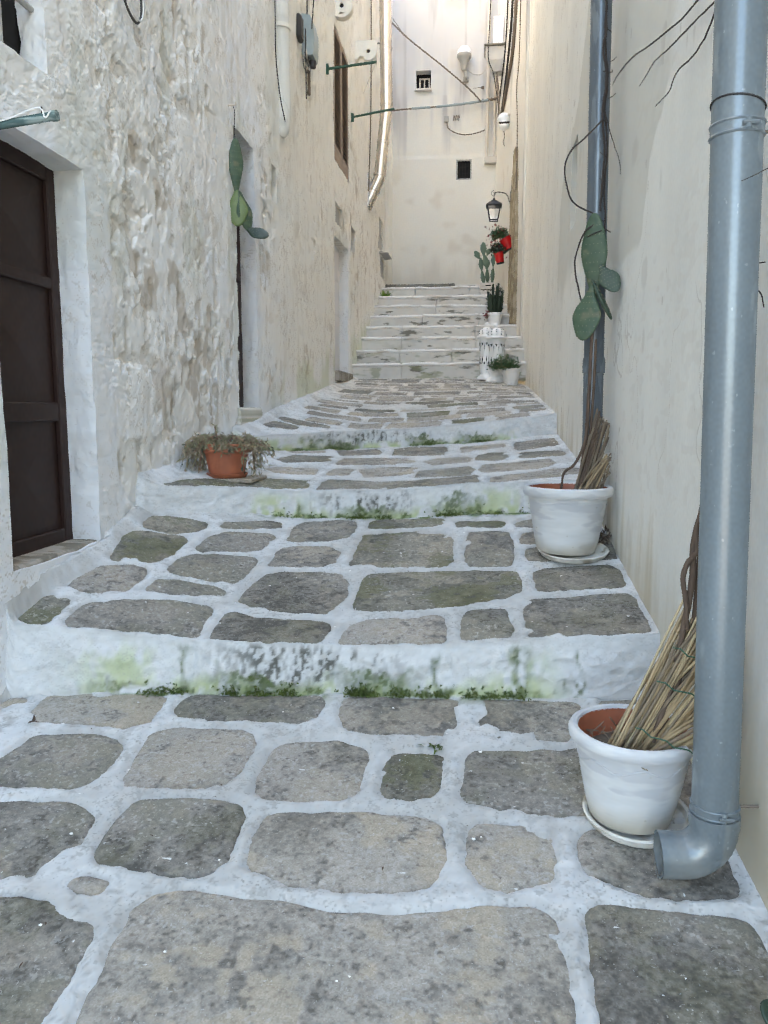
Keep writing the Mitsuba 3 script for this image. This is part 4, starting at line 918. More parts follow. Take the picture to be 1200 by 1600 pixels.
while z < 4.5:
    h = jr.uniform(0.26, 0.42)
    wtop = 1.0 if z < 3.2 else max(0.25, 1 - (z - 3.2) / 1.4)
    y0, y1 = 14.0 + 0.25 * (1 - wtop) + jr.uniform(-.03, .03), 14.0 + 0.75 * wtop + 0.25 * (1 - wtop) + jr.uniform(-.05, .05)
    b = trimesh.creation.box(bounds=[(-0.05, y0, z + 0.004), (0.045, y1, min(z + h, 4.5) - 0.004)]).subdivide_to_size(0.12)
    b.vertices[:, 0] += XR2(b.vertices[:, 1])
    part(house3, 'tufa_block', rough(b, 0.012, 6, 4), 'tufo', 40)
    z += h

# end wall across the head of the stair
house4 = thing('house', 'tall cream house across the head of the stair with two small windows', 'house')
def end_pos(x, z):
    d = 0.03 * (F(x * 0.7, z * 0.6, 8.0) - 0.5) + 0.006 * (F(x * 5, z * 4, 3.0) - .5)
    ledge = 0.020 * sstep(5.43, 5.40, z + 0.012 * (F(x * 6, 1.0) - .5))
    return np.stack([x, 17.5 + d - ledge, z], -1)
m, _ = gridwall(np.arange(-2.3, 0.75, 0.035), np.concatenate([np.arange(1.9, 8.5, 0.04), np.arange(8.5, 11.6, 0.15)]), end_pos,
                [(-1.41, -1.09, 6.79, 7.17, 0.22), (-0.53, -0.20, 4.91, 5.33, 0.07)], (0, 1, 0), white)
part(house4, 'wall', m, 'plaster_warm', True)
part(house4, 'masonry', cat_(trimesh.creation.box(bounds=[(-6, 17.79, -2.5), (5, 22, 11.5)]), trimesh.creation.box(bounds=[(-6, 17.45, 11.501), (5, 22, 11.7)])), 'plaster_warm', False)
w = part(house4, 'window', trimesh.creation.box(bounds=[(-1.5, 17.735, 6.7), (-1.0, 17.76, 7.3)]), 'dark', False, label='small deep-set window with a white cross frame')
y0 = 17.705
for lo, hi in (((-1.36, 6.80), (-1.325, 7.10)), ((-1.155, 6.80), (-1.12, 7.10)), ((-1.257, 6.835), (-1.227, 7.065)), ((-1.324, 7.066), (-1.156, 7.10)), ((-1.324, 6.80), (-1.156, 6.834))):
    part(w, 'frame', cbox((lo[0], y0, lo[1]), (hi[0], y0 + 0.03, hi[1]), 0.004), 'white_wood')
for lo, hi in (((-1.324, 6.835), (-1.258, 7.065)), ((-1.226, 6.835), (-1.156, 7.065))):
    part(w, 'pane', trimesh.creation.box(bounds=[(lo[0], y0 + 0.018, lo[1]), (hi[0], y0 + 0.021, hi[1])]), 'dark', False)
part(w, 'sill', cbox((-1.43, 17.42, 6.745), (-1.07, 17.72, 6.79), 0.006), 'white_wood')
w = part(house4, 'window', trimesh.creation.box(bounds=[(-0.6, 17.56, 4.85), (-0.13, 17.60, 5.4)]), 'dark', False, label='small dark window behind a grille')
for x0, x1, z0, z1 in ((-0.53, -0.50, 4.91, 5.33), (-0.23, -0.20, 4.91, 5.33), (-0.499, -0.231, 5.30, 5.33), (-0.499, -0.231, 4.91, 4.94)):
    part(w, 'frame', cbox((x0, 17.49, z0), (x1, 17.53, z1), 0.004), 'grey_panel')
for x in np.linspace(-0.46, -0.27, 4): part(w, 'bar', tube([(x, 17.50, 4.94), (x, 17.50, 5.30)], 0.008, 6), 'black_iron')
for z in (5.04, 5.18): part(w, 'bar', tube([(-0.50, 17.515, z), (-0.23, 17.515, z)], 0.006, 6), 'black_iron')

# ------------------------------------------------------------------ drainpipes on the right wall
def clamp(parent, c, t, r, gap=0.012, name='clamp', mt='pipe_grey'):
    """Pipe clamp: two rims, a lug with a bolt, round the axis t at c."""
    a, b = np.array([1.0, 0, 0]), np.array([0, 1.0, 0])
    def hoop(h, rr):
        th = np.linspace(0, 2 * np.pi, 41)
        return tube(np.array([c + np.array([0, 0, h]) + (r + 0.0015) * (np.cos(q) * a + np.sin(q) * b) for q in th]), rr, 6, False)
    k = part(parent, name, cat_(hoop(gap, 0.0035), hoop(-gap, 0.0035), lathe([(r + 0.0006, -gap), (r + 0.002, -gap), (r + 0.002, gap), (r + 0.0006, gap)], 40, c)), mt)
    lug = c + np.array([0.1, -1.0, 0]) / 1.005 * (r + 0.004)
    part(k, 'lug', cbox(lug - [0.007, 0.006, 0.015], lug + [0.007, 0.004, 0.015], 0.004), mt)
    part(k, 'bolt', tube([lug + [-0.014, -0.003, 0], lug + [0.022, -0.003, 0]], 0.0045, 6), mt)
    part(k, 'anchor', tube([c + [r, 0.01, 0], c + [max(XR - c[0], r + 0.02) + 0.02, 0.01, 0.004]], 0.004, 6), 'cable_brown')

p1 = thing('drainpipe', 'thick blue grey drainpipe in the foreground ending in an elbow beside the near pot', 'drainpipe')
R1 = 0.0575
low, top = np.array([0.637, 1.99, -1.08]), np.array([0.560, 1.99, 2.05])
axis1 = lambda z: low + (top - low) * (z - low[2]) / (top[2] - low[2])
part(p1, 'pipe', tube([axis1(z) for z in np.linspace(-1.08, 3.2, 9)], R1, 48), 'pipe_grey')
bend = [axis1(-1.075) + (0, 0, 0.0)]
for q in np.linspace(0, math.pi / 2, 12): bend.append(np.array([0.637 - 0.085 * (1 - math.cos(q)), 1.99, -1.09 - 0.085 * math.sin(q)]))
bend.append(np.array([0.500, 1.99, -1.178]))
outer = tube(bend, R1 + 0.003, 48, False)
inner = tube(bend[4:], R1 - 0.003, 48, False); inner.invert()
lip = lathe([(R1 - 0.003, 0), (R1 + 0.003, 0)], 48, bend[-1], (-1, 0, 0.02))
part(p1, 'elbow', cat_(outer, inner, lip), 'pipe_grey')
part(p1, 'collar', tube([axis1(-1.085), axis1(-1.05)], R1 + 0.006, 48), 'pipe_grey')
clamp(p1, axis1(-1.035), (0, 0, 1), R1, 0.010)
clamp(p1, axis1(0.645), (0, 0, 1), R1, 0.013)
th = np.linspace(0, 2 * np.pi, 40)
part(p1, 'wire', tube(np.array([axis1(0.70) + np.array([(R1 + .002) * math.cos(q), (R1 + .002) * math.sin(q), 0.012 * math.cos(q + 2.6)]) for q in th]), 0.0022, 6, False), 'cable')

p2 = thing('drainpipe', 'slimmer dark blue drainpipe up the right wall with vines and prickly pear tied to it', 'drainpipe')
R2 = 0.055
axis2 = lambda z: np.array([0.648 - 0.028 * (z - 0.1) / 2.0, 4.5, z])
part(p2, 'pipe', tube([axis2(z) for z in np.linspace(-0.80, 3.6, 9)], R2, 40), 'pipe_blue')
part(p2, 'socket', lathe([(R2 + .0005, 0), (R2 + 0.007, 0.004), (R2 + 0.007, 0.07), (R2 + 0.0045, 0.085), (R2 + .0005, 0.088)], 40, axis2(0.20)), 'pipe_blue')
part(p2, 'bracket', cat_(lathe([(R2 + .0005, 0), (R2 + 0.004, 0), (R2 + 0.004, 0.02), (R2 + .0005, 0.02)], 40, axis2(-0.55)), tube([axis2(-.54) + [R2, 0, 0], axis2(-.54) + [0.12, 0, 0]], 0.005, 6)), 'pipe_blue')

# ------------------------------------------------------------------ plants and pots
def basin(name, label, cx, cy, z0, rb, rt, h, group=None, wave=False, tilt=0.0, paint='white_paint'):
    """A thick-rimmed planter painted white outside, bare terracotta inside."""
    k = thing(name, label, 'plant pot', group)
    at = (cx, cy, z0)
    rm = rt * 0.885
    body = [(0.0, 0.0), (rb * 0.96, 0.0), (rb, 0.012)]
    for t in np.linspace(0.08, 1, 9): body.append((rb + (rm - rb) * t ** 0.82, 0.012 + (h - 0.055) * t))
    m = lathe(body, 56, at)
    part(k, 'body', rough(m, 0.0012, 25), paint)
    hr = 0.042 * h / 0.30
    rim = [(rm - 0.004, h - hr * 1.05), (rt - 0.006, h - hr * 1.0), (rt, h - hr * 0.75), (rt + 0.001, h - hr * 0.35), (rt - 0.005, h - 0.004), (rt - 0.014, h), (rt - 0.024, h - 0.003), (rt - 0.028, h - 0.012)]
    part(k, 'rim', rough(lathe(rim, 56, at), 0.001, 30), paint)
    inn = [(rt - 0.0275, h - 0.010), (rt - 0.034, h - 0.05), (rb * 1.02, h * 0.45), (0.0, h * 0.45)]
    m = lathe(inn, 48, at); m.invert()
    part(k, 'lining', m, 'terracotta', label='bare terracotta inside')
    soil = lathe([(rm - 0.018, h * 0.70), (rm * 0.5, h * 0.74), (0.0, h * 0.75)], 32, at)
    part(k, 'soil', rough(soil, 0.012, 30), 'soil')
    for hh in (0.76, 0.70) if wave else (0.80, 0.775):
        th = np.linspace(0, 2 * np.pi, 121)
        if wave and hh < 0.75: continue
        r_at = lambda z: np.interp(z, [b[1] for b in body[2:]], [b[0] for b in body[2:]])
        zz = h * hh + (0.011 * np.sin(th * 7) if wave else 0 * th) - (0.012 if wave else 0)
        part(k, 'relief', tube(np.column_stack([cx + (r_at(zz) + 0.0008) * np.cos(th), cy + (r_at(zz) + 0.0008) * np.sin(th), z0 + zz]), 0.0024, 5, False), paint)
    return k

def dish(label, cx, cy, z0, r, m='saucer_paint', h=0.03, slope=(0, 0)):
    k = thing('saucer', label, 'saucer')
    l = lathe([(0, 0), (r * 0.86, 0), (r * 0.93, h * 0.3), (r, h), (r - 0.006, h + 0.004), (r - 0.014, h), (r * 0.88, h * 0.45), (r * 0.82, h * 0.32), (0, h * 0.32)], 48)
    l.vertices[:, 2] += slope[0] * l.vertices[:, 0] + slope[1] * l.vertices[:, 1]
    l.apply_translation((cx, cy, z0))
    put(rough(l, 0.001, 25), m, k)
    return k

def canes(parent, starts, ends, r, mats, seed, sag=0.01):
    q = np.random.default_rng(seed)
    for s, e in zip(starts, ends):
        mid = (np.array(s) + e) / 2 + q.normal(0, sag, 3)
        part(parent, 'cane', tube(smooth_line([s, mid, e], 4), [r * q.uniform(.8, 1.25), r * q.uniform(.6, 1.1)], 6), str(q.choice(mats)))

def leaf(base, d, up, L, W, curl=0.2):
    """One leaf as a folded blade of six triangles with two sides."""
    d = d / (np.linalg.norm(d) + 1e-9)
    s = np.cross(d, up); s /= np.linalg.norm(s) + 1e-9
    n = np.cross(s, d)
    P = [base, base + d * L * .45 + s * W / 2 + n * W * .15, base + d * L * .5 - n * W * .1, base + d * L * .45 - s * W / 2 + n * W * .15, base + d * L - n * L * curl]
    return np.array(P), np.array([[0, 1, 2], [0, 2, 3], [1, 4, 2], [2, 4, 3]])

def leaves(items):
    V, Fc, n = [], [], 0
    for p, f in items:
        V.append(p); Fc.append(f + n); n += len(p)
    return trimesh.Trimesh(np.vstack(V), np.vstack(Fc), process=False)

def pad_mesh(base, tip, side, W, Tk, neck=0.35, bend=0.0, sub=4):
    """A prickly-pear pad from base to tip; side points across its width."""
    base, tip = np.array(base, float), np.array(tip, float)
    a = tip - base; L = np.linalg.norm(a); a /= L
    s = np.array(side, float); s -= a * (s @ a); s /= np.linalg.norm(s)
    n = np.cross(a, s)
    m = trimesh.creation.icosphere(subdivisions=sub)
    u, v, w = m.vertices.T
    t = (u + 1) / 2
    wide = (neck + (1 - neck) * sstep(0.0, 0.62, t))
    wid = v * wide * (1 - 0.06 * np.sin(9 * t))
    bulge = np.sign(w) * np.abs(w) ** 0.75 * (0.75 + 0.25 * wide)
    off = bend * (t - 0.4) ** 2
    P = base + np.outer(t * L, a) + np.outer(wid * W / 2, s) + np.outer(bulge * Tk / 2 + off, n)
    m.vertices = P
    rough(m, 0.0016, 40)
    dots = []
    for i, tt in enumerate(np.arange(0.12, 0.95, 0.105)):
        half = W / 2 * (neck + (1 - neck) * sstep(0, .62, np.array(tt))) * math.sqrt(max(0.02, 1 - (2 * tt - 1) ** 2))
        for sv in np.arange(-0.8 + 0.16 * (i % 2), 0.85, 0.32):
            for sg in (1, -1):
                th = Tk / 2 * max(0.15, 1 - sv * sv * .8) ** .5 * math.sqrt(max(0.05, 1 - (2 * tt - 1) ** 2))
                c = base + a * tt * L + s * sv * half + n * (sg * th + bend * (tt - .4) ** 2)
                dots.append(ball(c, 0.0028, 0))
    return m, cat_(dots)

def pad(parent, base, tip, side, W, Tk, m='cactus', **kw):
    g, dots = pad_mesh(base, tip, side, W, Tk, **kw)
    k = part(parent, 'pad', g, m)
    part(k, 'areole', dots, 'areole', kind='stuff')
    return k

# near pot with reeds, tucked behind the thick drainpipe
dish('white saucer under the near pot beside the elbow', 0.502, 2.285, -1.243, 0.160, slope=(0.02, 0.10))
basin('planter', 'near white painted terracotta pot with a wavy line, half behind the thick drainpipe', 0.482, 2.285, -1.228, 0.122, 0.189, 0.284, wave=True)
q = np.random.default_rng(21)
b = thing('reed_bundle', 'bundle of straw coloured reeds tied with green wire in the near pot', 'reed bundle')
S, E_ = [], []
for i in range(72):
    t = q.random(); dpt = q.random()
    S.append(np.array([0.405 + 0.115 * t + q.normal(0, .006), 2.20 + 0.09 * dpt, -1.035 + 0.012 * q.random() + 0.02 * dpt]))
    tp = np.array([0.592 + 0.135 * t, 2.21 - 0.085 * t + 0.05 * dpt, -0.575 - 0.12 * t + q.normal(0, 0.035)])
    E_.append(tp + q.normal(0, 0.007, 3))
canes(b, S, E_, 0.0046, ['m_cane', 'm_cane', 'm_cane_pale', 'm_cane_grey'], 4)
S, E_ = [], []
for i in range(16):
    t = q.random()
    S.append(np.array([0.455 + 0.08 * t, 2.19 + 0.03 * q.random(), -1.03]))
    E_.append(np.array([0.68 + 0.05 * t, 2.12 + q.normal(0, .015), -0.82 - 0.05 * t + q.normal(0, .02)]))
canes(b, S, E_, 0.0050, ['m_cane', 'm_cane_pale', 'm_cane_grey'], 5)
for z_, x0, x1 in ((-0.66, 0.555, 0.70), (-0.76, 0.515, 0.69), (-0.90, 0.462, 0.62)):
    t = np.linspace(0, 1, 9)
    part(b, 'tie', tube(np.column_stack([x0 + (x1 - x0) * t, 2.165 - 0.05 * t - 0.01 * np.sin(t * 3.1), z_ - 0.05 * t + 0.006 * np.sin(t * 17)]), 0.0022, 5), 'green_wire')
v = thing('dry_vine', 'twisted dry woody vine rising from the near reed bundle behind the thick drainpipe', 'vine')
for nm, r in (('stem1', [0.0085, 0.0095, 0.011, 0.009]), ('stem2', [0.007, 0.009, 0.008]), ('stem3', [0.006, 0.0075, 0.007, 0.006])):
    pts = [(x, yy + 0.005, z) for x, yy, z in LINES[nm]]
    if nm == 'stem1': pts += [(0.655, 2.12, 0.1), (0.650, 2.12, 0.35), (0.640, 2.12, 0.6), (0.62, 2.12, 0.95), (0.60, 2.13, 1.6)]
    part(v, 'stem', rough(tube(smooth_line(pts, 6), r, 9), 0.0015, 60), 'bark')
for pts in ([(0.66, 2.10, 0.30), (0.69, 2.06, 0.29), (0.700, 2.05, 0.25)], [(0.65, 2.11, 0.36), (0.70, 2.06, 0.36)]):
    part(v, 'twig', tube(smooth_line(pts, 4), [0.003, 0.0015], 5), 'twig')
part(v, 'twig', tube(smooth_line(LINES['twig5'], 4), [0.0014, 0.0008], 5), 'twig')
for c, r, lab in (((0.575, 2.22, -0.985), 0.034, 'largest grey stone on the soil of the near pot, against the thick pipe'), ((0.600, 2.245, -1.018), 0.030, 'rounded grey stone low beside the largest stone in the near pot'), ((0.555, 2.17, -1.030), 0.024, 'smallest grey stone at the front rim of the near pot')):
    t = thing('pebble', lab, 'stone', 'stones in the near pot')
    put(rough(ball(c, r, 3, (1, .85, .8)), r * .18, 1 / r * .7), 'pebble', t)
t = thing('straw', 'loose straw and dry stalks on the soil of the near pot', 'straw')
its = []
for i in range(70):
    a = q.uniform(0, 6.28); rr = 0.14 * math.sqrt(q.random()); dd = q.normal(0, 1, 3) * (1, 1, .25)
    dd /= np.linalg.norm(dd); p0 = np.array([0.47 + rr * math.cos(a), 2.285 + rr * math.sin(a), -1.022 + 0.02 * q.random()])
    its.append(tube([p0, p0 + dd * q.uniform(.03, .08)], 0.0016, 4))
put(cat_(its), 'cane_grey', t); labels[t]['kind'] = 'stuff'

# second pot: dry reeds, stems and the prickly pear on the dark pipe
dish('cream saucer under the second white pot at the foot of the dark drainpipe', 0.520, 4.13, TREAD[2](np.array([.52]), np.array([4.13]))[0] + .010, 0.185, slope=(0.02, 0.13))
basin('planter', 'second white painted terracotta pot under the prickly pear at the dark drainpipe', 0.486, 4.16, -0.752, 0.155, 0.234, 0.352, paint='white_paint_far')
b = thing('reed_bundle', 'grey weathered bundle of dry reeds leaning in the second pot', 'reed bundle')
S, E_ = [], []
for i in range(34):
    t = q.random()
    S.append(np.array([0.515 + 0.10 * t, 4.20 + 0.10 * q.random(), -0.47]))
    E_.append(np.array([0.645 + 0.07 * t, 4.30 + 0.05 * q.random(), -0.02 - 0.08 * t + q.normal(0, .025)]))
canes(b, S, E_, 0.0058, ['m_cane_grey', 'm_cane_grey', 'm_bark'], 6)
S, E_ = [], []
for i in range(26):
    t = q.random()
    S.append(np.array([0.52 + 0.13 * t, 4.13 + 0.08 * q.random(), -0.46]))
    E_.append(np.array([0.665 + 0.055 * q.random(), 4.17 + 0.08 * q.random(), -0.245 - 0.07 * t + q.normal(0, .02)]))
canes(b, S, E_, 0.0055, ['m_cane_grey', 'm_cane_grey', 'm_cane'], 7)
pp = thing('prickly_pear', 'prickly pear with four dark green pads tied high on the dark drainpipe', 'cactus')
for nm, r in (('stem_a', [0.008, 0.0095, 0.011, 0.012]), ('stem_b', [0.007, 0.008, 0.010]), ('stem_c', [0.007, 0.008, 0.007, 0.005])):
    pts = list(LINES[nm])
    if nm != 'stem_c': pts.append((pts[-1][0], 4.26, -0.52))
    else: pts.append((0.455, 4.25, -0.50))
    part(pp, 'stem', rough(tube(smooth_line(pts, 6), r, 9), 0.0015, 60), 'bark')
pad(pp, (0.618, 4.38, 0.585), (0.603, 4.365, 1.035), (1, -0.35, 0), 0.135, 0.030, neck=0.55)
pad(pp, (0.632, 4.33, 0.765), (0.712, 4.22, 0.607), (1, 0.1, 0.6), 0.105, 0.024, 'cactus_shade', neck=0.35)
pad(pp, (0.600, 4.35, 0.660), (0.555, 4.30, 0.365), (1, -0.45, 0), 0.150, 0.030, neck=0.40)
pad(pp, (0.598, 4.36, 0.695), (0.705, 4.32, 0.475), (0.25, 1, 0.1), 0.11, 0.028, 'cactus_shade', neck=0.4)
part(pp, 'tie', tube(smooth_line([(0.565, 4.46, 0.90), (0.555, 4.40, 0.905), (0.60, 4.345, 0.925), (0.66, 4.36, 0.945), (0.70, 4.44, 0.95)], 5), 0.003, 5), 'twig')
v = thing('dry_vine', 'thin bare vine looping down the dark drainpipe on the right wall', 'vine')
for nm, r in (('vine_a', .0055), ('vine_a2', .0048), ('vine_b', .0042), ('vine_c', .0045), ('vine_d', [.003, .0012]), ('twig_n', .003)):
    pts = [(min(x, 0.735), yy, z) for x, yy, z in LINES[nm]]
    g = tube(smooth_line(pts, 8), r, 7)
    g.vertices += (np.stack([F(*(g.vertices.T * 12), seed=s) for s in (1, 2, 3)], -1) - .5) * 0.014
    part(v, 'stem', g, 'twig')
for z in (1.0, 1.2, 1.33, 1.5, 1.62, 1.8, 1.95, 2.1):
    s = 1 if q.random() > .4 else -1
    p0 = np.array([0.66, 4.41, z]); part(v, 'twig', tube([p0, p0 + [0.02 * s, -.012, .008], p0 + [0.035 * s, -.015, .02]], [.0026, .0014], 5), 'twig')
v = thing('bare_twigs', 'three thin bare twigs drooping across the top of the right wall', 'twigs')
for nm in ('twig1', 'twig2', 'twig3'):
    g = tube(smooth_line([np.array(p_) * min(1.0, .728 / p_[0]) for p_ in LINES[nm]], 6), [.0034, .003, .0014], 6)
    g.vertices += (np.stack([F(*(g.vertices.T * 16), seed=s) for s in (1, 2, 3)], -1) - .5) * 0.010
    part(v, 'twig', g, 'twig')
part(v, 'twig', tube(smooth_line([(0.728, 2.70, 1.275), (0.722, 2.62, 1.31), (0.70, 2.45, 1.45), (0.66, 2.2, 1.7)], 5), .004, 6), 'twig')
t = thing('dry_leaves', 'heap of dark dry leaves behind the saucer of the second pot', 'dry leaves')
its = []
for i in range(60):
    p0 = np.array([q.uniform(.64, .735), q.uniform(4.22, 4.42), 0]); p0[2] = TREAD[2](p0[:1], p0[1:2])[0] + 0.01 + q.random() * .06
    its.append(leaf(p0, q.normal(0, 1, 3), q.normal(0, 1, 3), q.uniform(.025, .05), .014, .3))
put(leaves(its), 'bark', t, False); labels[t]['kind'] = 'stuff'

# terracotta pot with a drooping dry plant
tz = -0.452
TC = (-1.672, 5.03)
k = thing('marble_slab', 'pale square tile lying under the terracotta pot', 'tile')
slab = cbox((TC[0] - 0.17, TC[1] - 0.13, tz - 0.03), (TC[0] + 0.21, TC[1] + 0.24, tz - 0.004), 0.006)
put(rough(slab.subdivide_to_size(.08), .002, 9), 'stone_pale', k)
dish('terracotta saucer under the pot of drooping plants by the left wall', *TC, tz - 0.002, 0.140, 'terracotta', 0.026)
k = thing('flower_pot', 'terracotta flower pot with a half dry drooping plant against the left wall', 'plant pot')
at = (*TC, tz + 0.008)
S_ = 0.95
sc_ = lambda pr: [(r_ * S_, h_ * S_) for r_, h_ in pr]
part(k, 'body', lathe(sc_([(0, 0), (0.118, 0), (0.122, 0.006), (0.152, 0.165), (0.152, 0.17)]), 48, at), 'terracotta')
part(k, 'rim', lathe(sc_([(0.151, 0.168), (0.166, 0.168), (0.172, 0.175), (0.176, 0.222), (0.172, 0.230), (0.162, 0.230), (0.157, 0.19)]), 48, at), 'terracotta')
part(k, 'soil', rough(lathe(sc_([(0.160, 0.196), (0.08, 0.205), (0, 0.208)]), 24, at), .008, 30), 'soil')
pl = thing('drooping_plant', 'half dry trailing plant spilling over the rim of the terracotta pot', 'plant')
pr = np.random.default_rng(77)
lv = {'dry_leaf': [], 'olive_leaf': [], 'dark_leaf': []}
c0 = np.array(at) + [0, 0, 0.205]
for i in range(130):
    a = pr.choice([0.0, math.pi, pr.uniform(0, 2 * math.pi)], p=[.27, .27, .46]) + pr.normal(0, .45)
    front_ = math.sin(a) < -0.75
    o = np.array([math.cos(a), math.sin(a), 0]); r0 = pr.uniform(.0, .12)
    reach = pr.uniform(.07, .15) if front_ or pr.random() < .45 else pr.uniform(.15, .25)
    up_ = pr.uniform(.0, .07); drop = pr.uniform(-0.02, .05) if front_ else pr.uniform(0.0, .20)
    side = np.cross(o, [0, 0, 1.]) * pr.normal(0, .03)
    pts = [c0 + o * r0, c0 + o * (r0 + .35 * reach) + [0, 0, up_] + side * .5, c0 + o * max(r0 + .75 * reach, .16) + [0, 0, up_ * .4] + side, c0 + o * max(r0 + reach, .185) + [0, 0, -drop] + side]
    pts = [np.array([max(p_[0], XL + 0.05), *p_[1:]]) for p_ in pts]
    s = smooth_line(pts, 5)
    part(pl, 'stem', tube(s, [.0026, .0016], 5), str(pr.choice(['m_red_stem', 'm_dry_leaf', 'm_olive_leaf'])))
    for j in range(2, len(s)):
        for _ in range(2):
            dd = pr.normal(0, 1, 3) + (s[j] - s[j - 1]) * 40 + [0, 0, -.7]
            lv[str(pr.choice(['dry_leaf', 'olive_leaf', 'dark_leaf'], p=[.50, .40, .10]))].append(leaf(s[j], dd, pr.normal(0, 1, 3), pr.uniform(.022, .050), pr.uniform(.007, .013), .25))
s = smooth_line([c0 + [-.05, 0, 0], c0 + [-.06, -.02, .07], c0 + [-.075, -.02, .13]], 5)
part(pl, 'stem', tube(s, [.003, .002], 5), 'red_stem')
for j in range(3, len(s)):
    for _ in range(3): lv['olive_leaf'].append(leaf(s[j], pr.normal(0, 1, 3) + [0, 0, .5], pr.normal(0, 1, 3), .03, .010))
for m_, its in lv.items(): part(pl, 'foliage', leaves(its), m_, False, kind='stuff')

# prickly pear hanging from a hook beside the second door
hp = thing('hanging_prickly_pear', 'cut prickly pear branch of four pads hanging on a wire beside the second door', 'cactus')
Yh = 6.26
hk = lambda x, z, y=Yh: np.array([x + 0.045, y, z * 0.971])
part(hp, 'wire', tube(smooth_line([hk(-2.0, 2.46), hk(-1.985, 2.40), hk(-1.990, 2.30), hk(-1.985, 2.12)], 5), 0.0028, 6), 'cable')
part(hp, 'hook', tube(smooth_line([(XL - 0.02, Yh, 2.38), (XL + 0.05, Yh, 2.385), (XL + 0.055, Yh, 2.405)], 4), 0.006, 6), 'conduit')
pad(hp, hk(-1.988, 1.765), hk(-1.985, 2.20), (0.9, 0.5, 0), 0.115, 0.036, neck=0.66)
pad(hp, hk(-1.985, 1.80), hk(-1.975, 1.500, 6.24), (1, 0.2, 0), 0.165, 0.040, 'cactus_light', neck=0.5)
pad(hp, hk(-1.965, 1.79), hk(-1.905, 1.475, 6.30), (0.8, 1, 0), 0.145, 0.036, neck=0.45)
pad(hp, hk(-1.930, 1.50, 6.30), hk(-1.735, 1.412, 6.26), (0.2, 1, .9), 0.14, 0.032, 'cactus_dark', neck=0.5)

# a fallen pad low by the right wall at the picture's corner
k = thing('cactus_pad', 'dark green cactus pad at the foot of the right wall in the bottom right corner', 'cactus')
g, dots = pad_mesh((0.72, 1.50, -1.30), (0.592, 1.50, -1.205), (0.2, 1, 0.5), 0.09, 0.02)
part(k, 'pad', g, 'cactus_dark'); 

# ------------------------------------------------------------------ at the foot of the stair: ceramic lanterns, pots, flowers
def ceramic_lantern(label, cx, cy, z0, h, r):
    k = thing('ceramic_lantern', label, 'lantern', None)
    at = (cx, cy, z0)
    part(k, 'base', lathe([(0, 0), (r * 1.15, 0), (r * 1.2, 0.02 * h), (r * 1.12, 0.05 * h), (r * 0.82, 0.085 * h), (r * 0.74, 0.11 * h), (r * .74, .13 * h)], 32, at), 'ceramic')
    part(k, 'body', lathe([(r * 0.74, .13 * h), (r * 0.80, 0.16 * h), (r * 0.86, 0.5 * h), (r * 0.92, 0.68 * h), (r * 1.0, 0.715 * h), (r * 1.04, .73 * h)], 32, at), 'ceramic')
    part(k, 'rim', lathe([(r * 1.0, .728 * h), (r * 1.25, .735 * h), (r * 1.28, .75 * h), (r * 1.2, .765 * h), (r * .9, .77 * h)], 32, at), 'ceramic')
    part(k, 'dome', lathe([(r * 1.06, .766 * h), (r * 1.04, .81 * h), (r * .85, .87 * h), (r * .5, .905 * h), (r * .12, .918 * h), (0, .92 * h)], 32, at), 'ceramic')
    part(k, 'finial', ball((cx, cy, z0 + .955 * h), .045 * h, 2), 'ceramic')
    def cut(th, z, w, hh, shape):
        rr = r * np.interp(z / h, [.13, .16, .5, .68], [.74, .80, .86, .92]) + 0.0015
        n = np.array([math.cos(th), math.sin(th), 0]); s = np.array([-math.sin(th), math.cos(th), 0]); c = np.array(at) + n * rr + [0, 0, z]
        if shape == 'dot': return ball(c, w, 1)
        P2 = {'slit': [(-.5, 0), (0, -1), (.5, 0), (0, 1)], 'up': [(-1, -.5), (1, -.5), (0, .6)], 'down': [(-1, .5), (0, -.6), (1, .5)]}[shape]
        P3 = np.array([c + s * a * w + np.array([0, 0, b_ * hh]) for a, b_ in P2])
        P3 = np.vstack([P3 + n * 0.002, P3 - n * 0.02])
        return trimesh.convex.convex_hull(P3)
    hs = []
    for i in range(10):
        th = -math.pi / 2 + i * 2 * math.pi / 10
        hs += [cut(th, .36 * h, r * .13, .075 * h, 'slit'), cut(th, .62 * h, r * .15, .045 * h, 'down'), cut(th + .31, .30 * h, r * .13, .04 * h, 'up'), cut(th + .31, .58 * h, r * .07, .075 * h, 'slit')]
    for j, (zz, rr) in enumerate(((.80, 1.05), (.845, .95), (.88, .74))):
        for i in range(12 - 2 * j):
            th = (i + .5 * (j % 2)) * 2 * math.pi / (12 - 2 * j)
            hs.append(ball((cx + rr * r * math.cos(th), cy + rr * r * math.sin(th), z0 + zz * h), r * .075, 1))
    part(k, 'cutout', cat_(hs), 'hole', kind='stuff')
    return k
land = lambda x, y: TREAD[4](np.array([x]), np.array([y]))[0]
ceramic_lantern('white pierced ceramic floor lantern in front, at the foot of the stair', 0.275, 12.10, land(.275, 12.1) - .01, 0.90, 0.138)
ceramic_lantern('second white pierced ceramic floor lantern, half hidden behind the first', 0.130, 12.19, land(.13, 12.19) + .01, 0.88, 0.122)

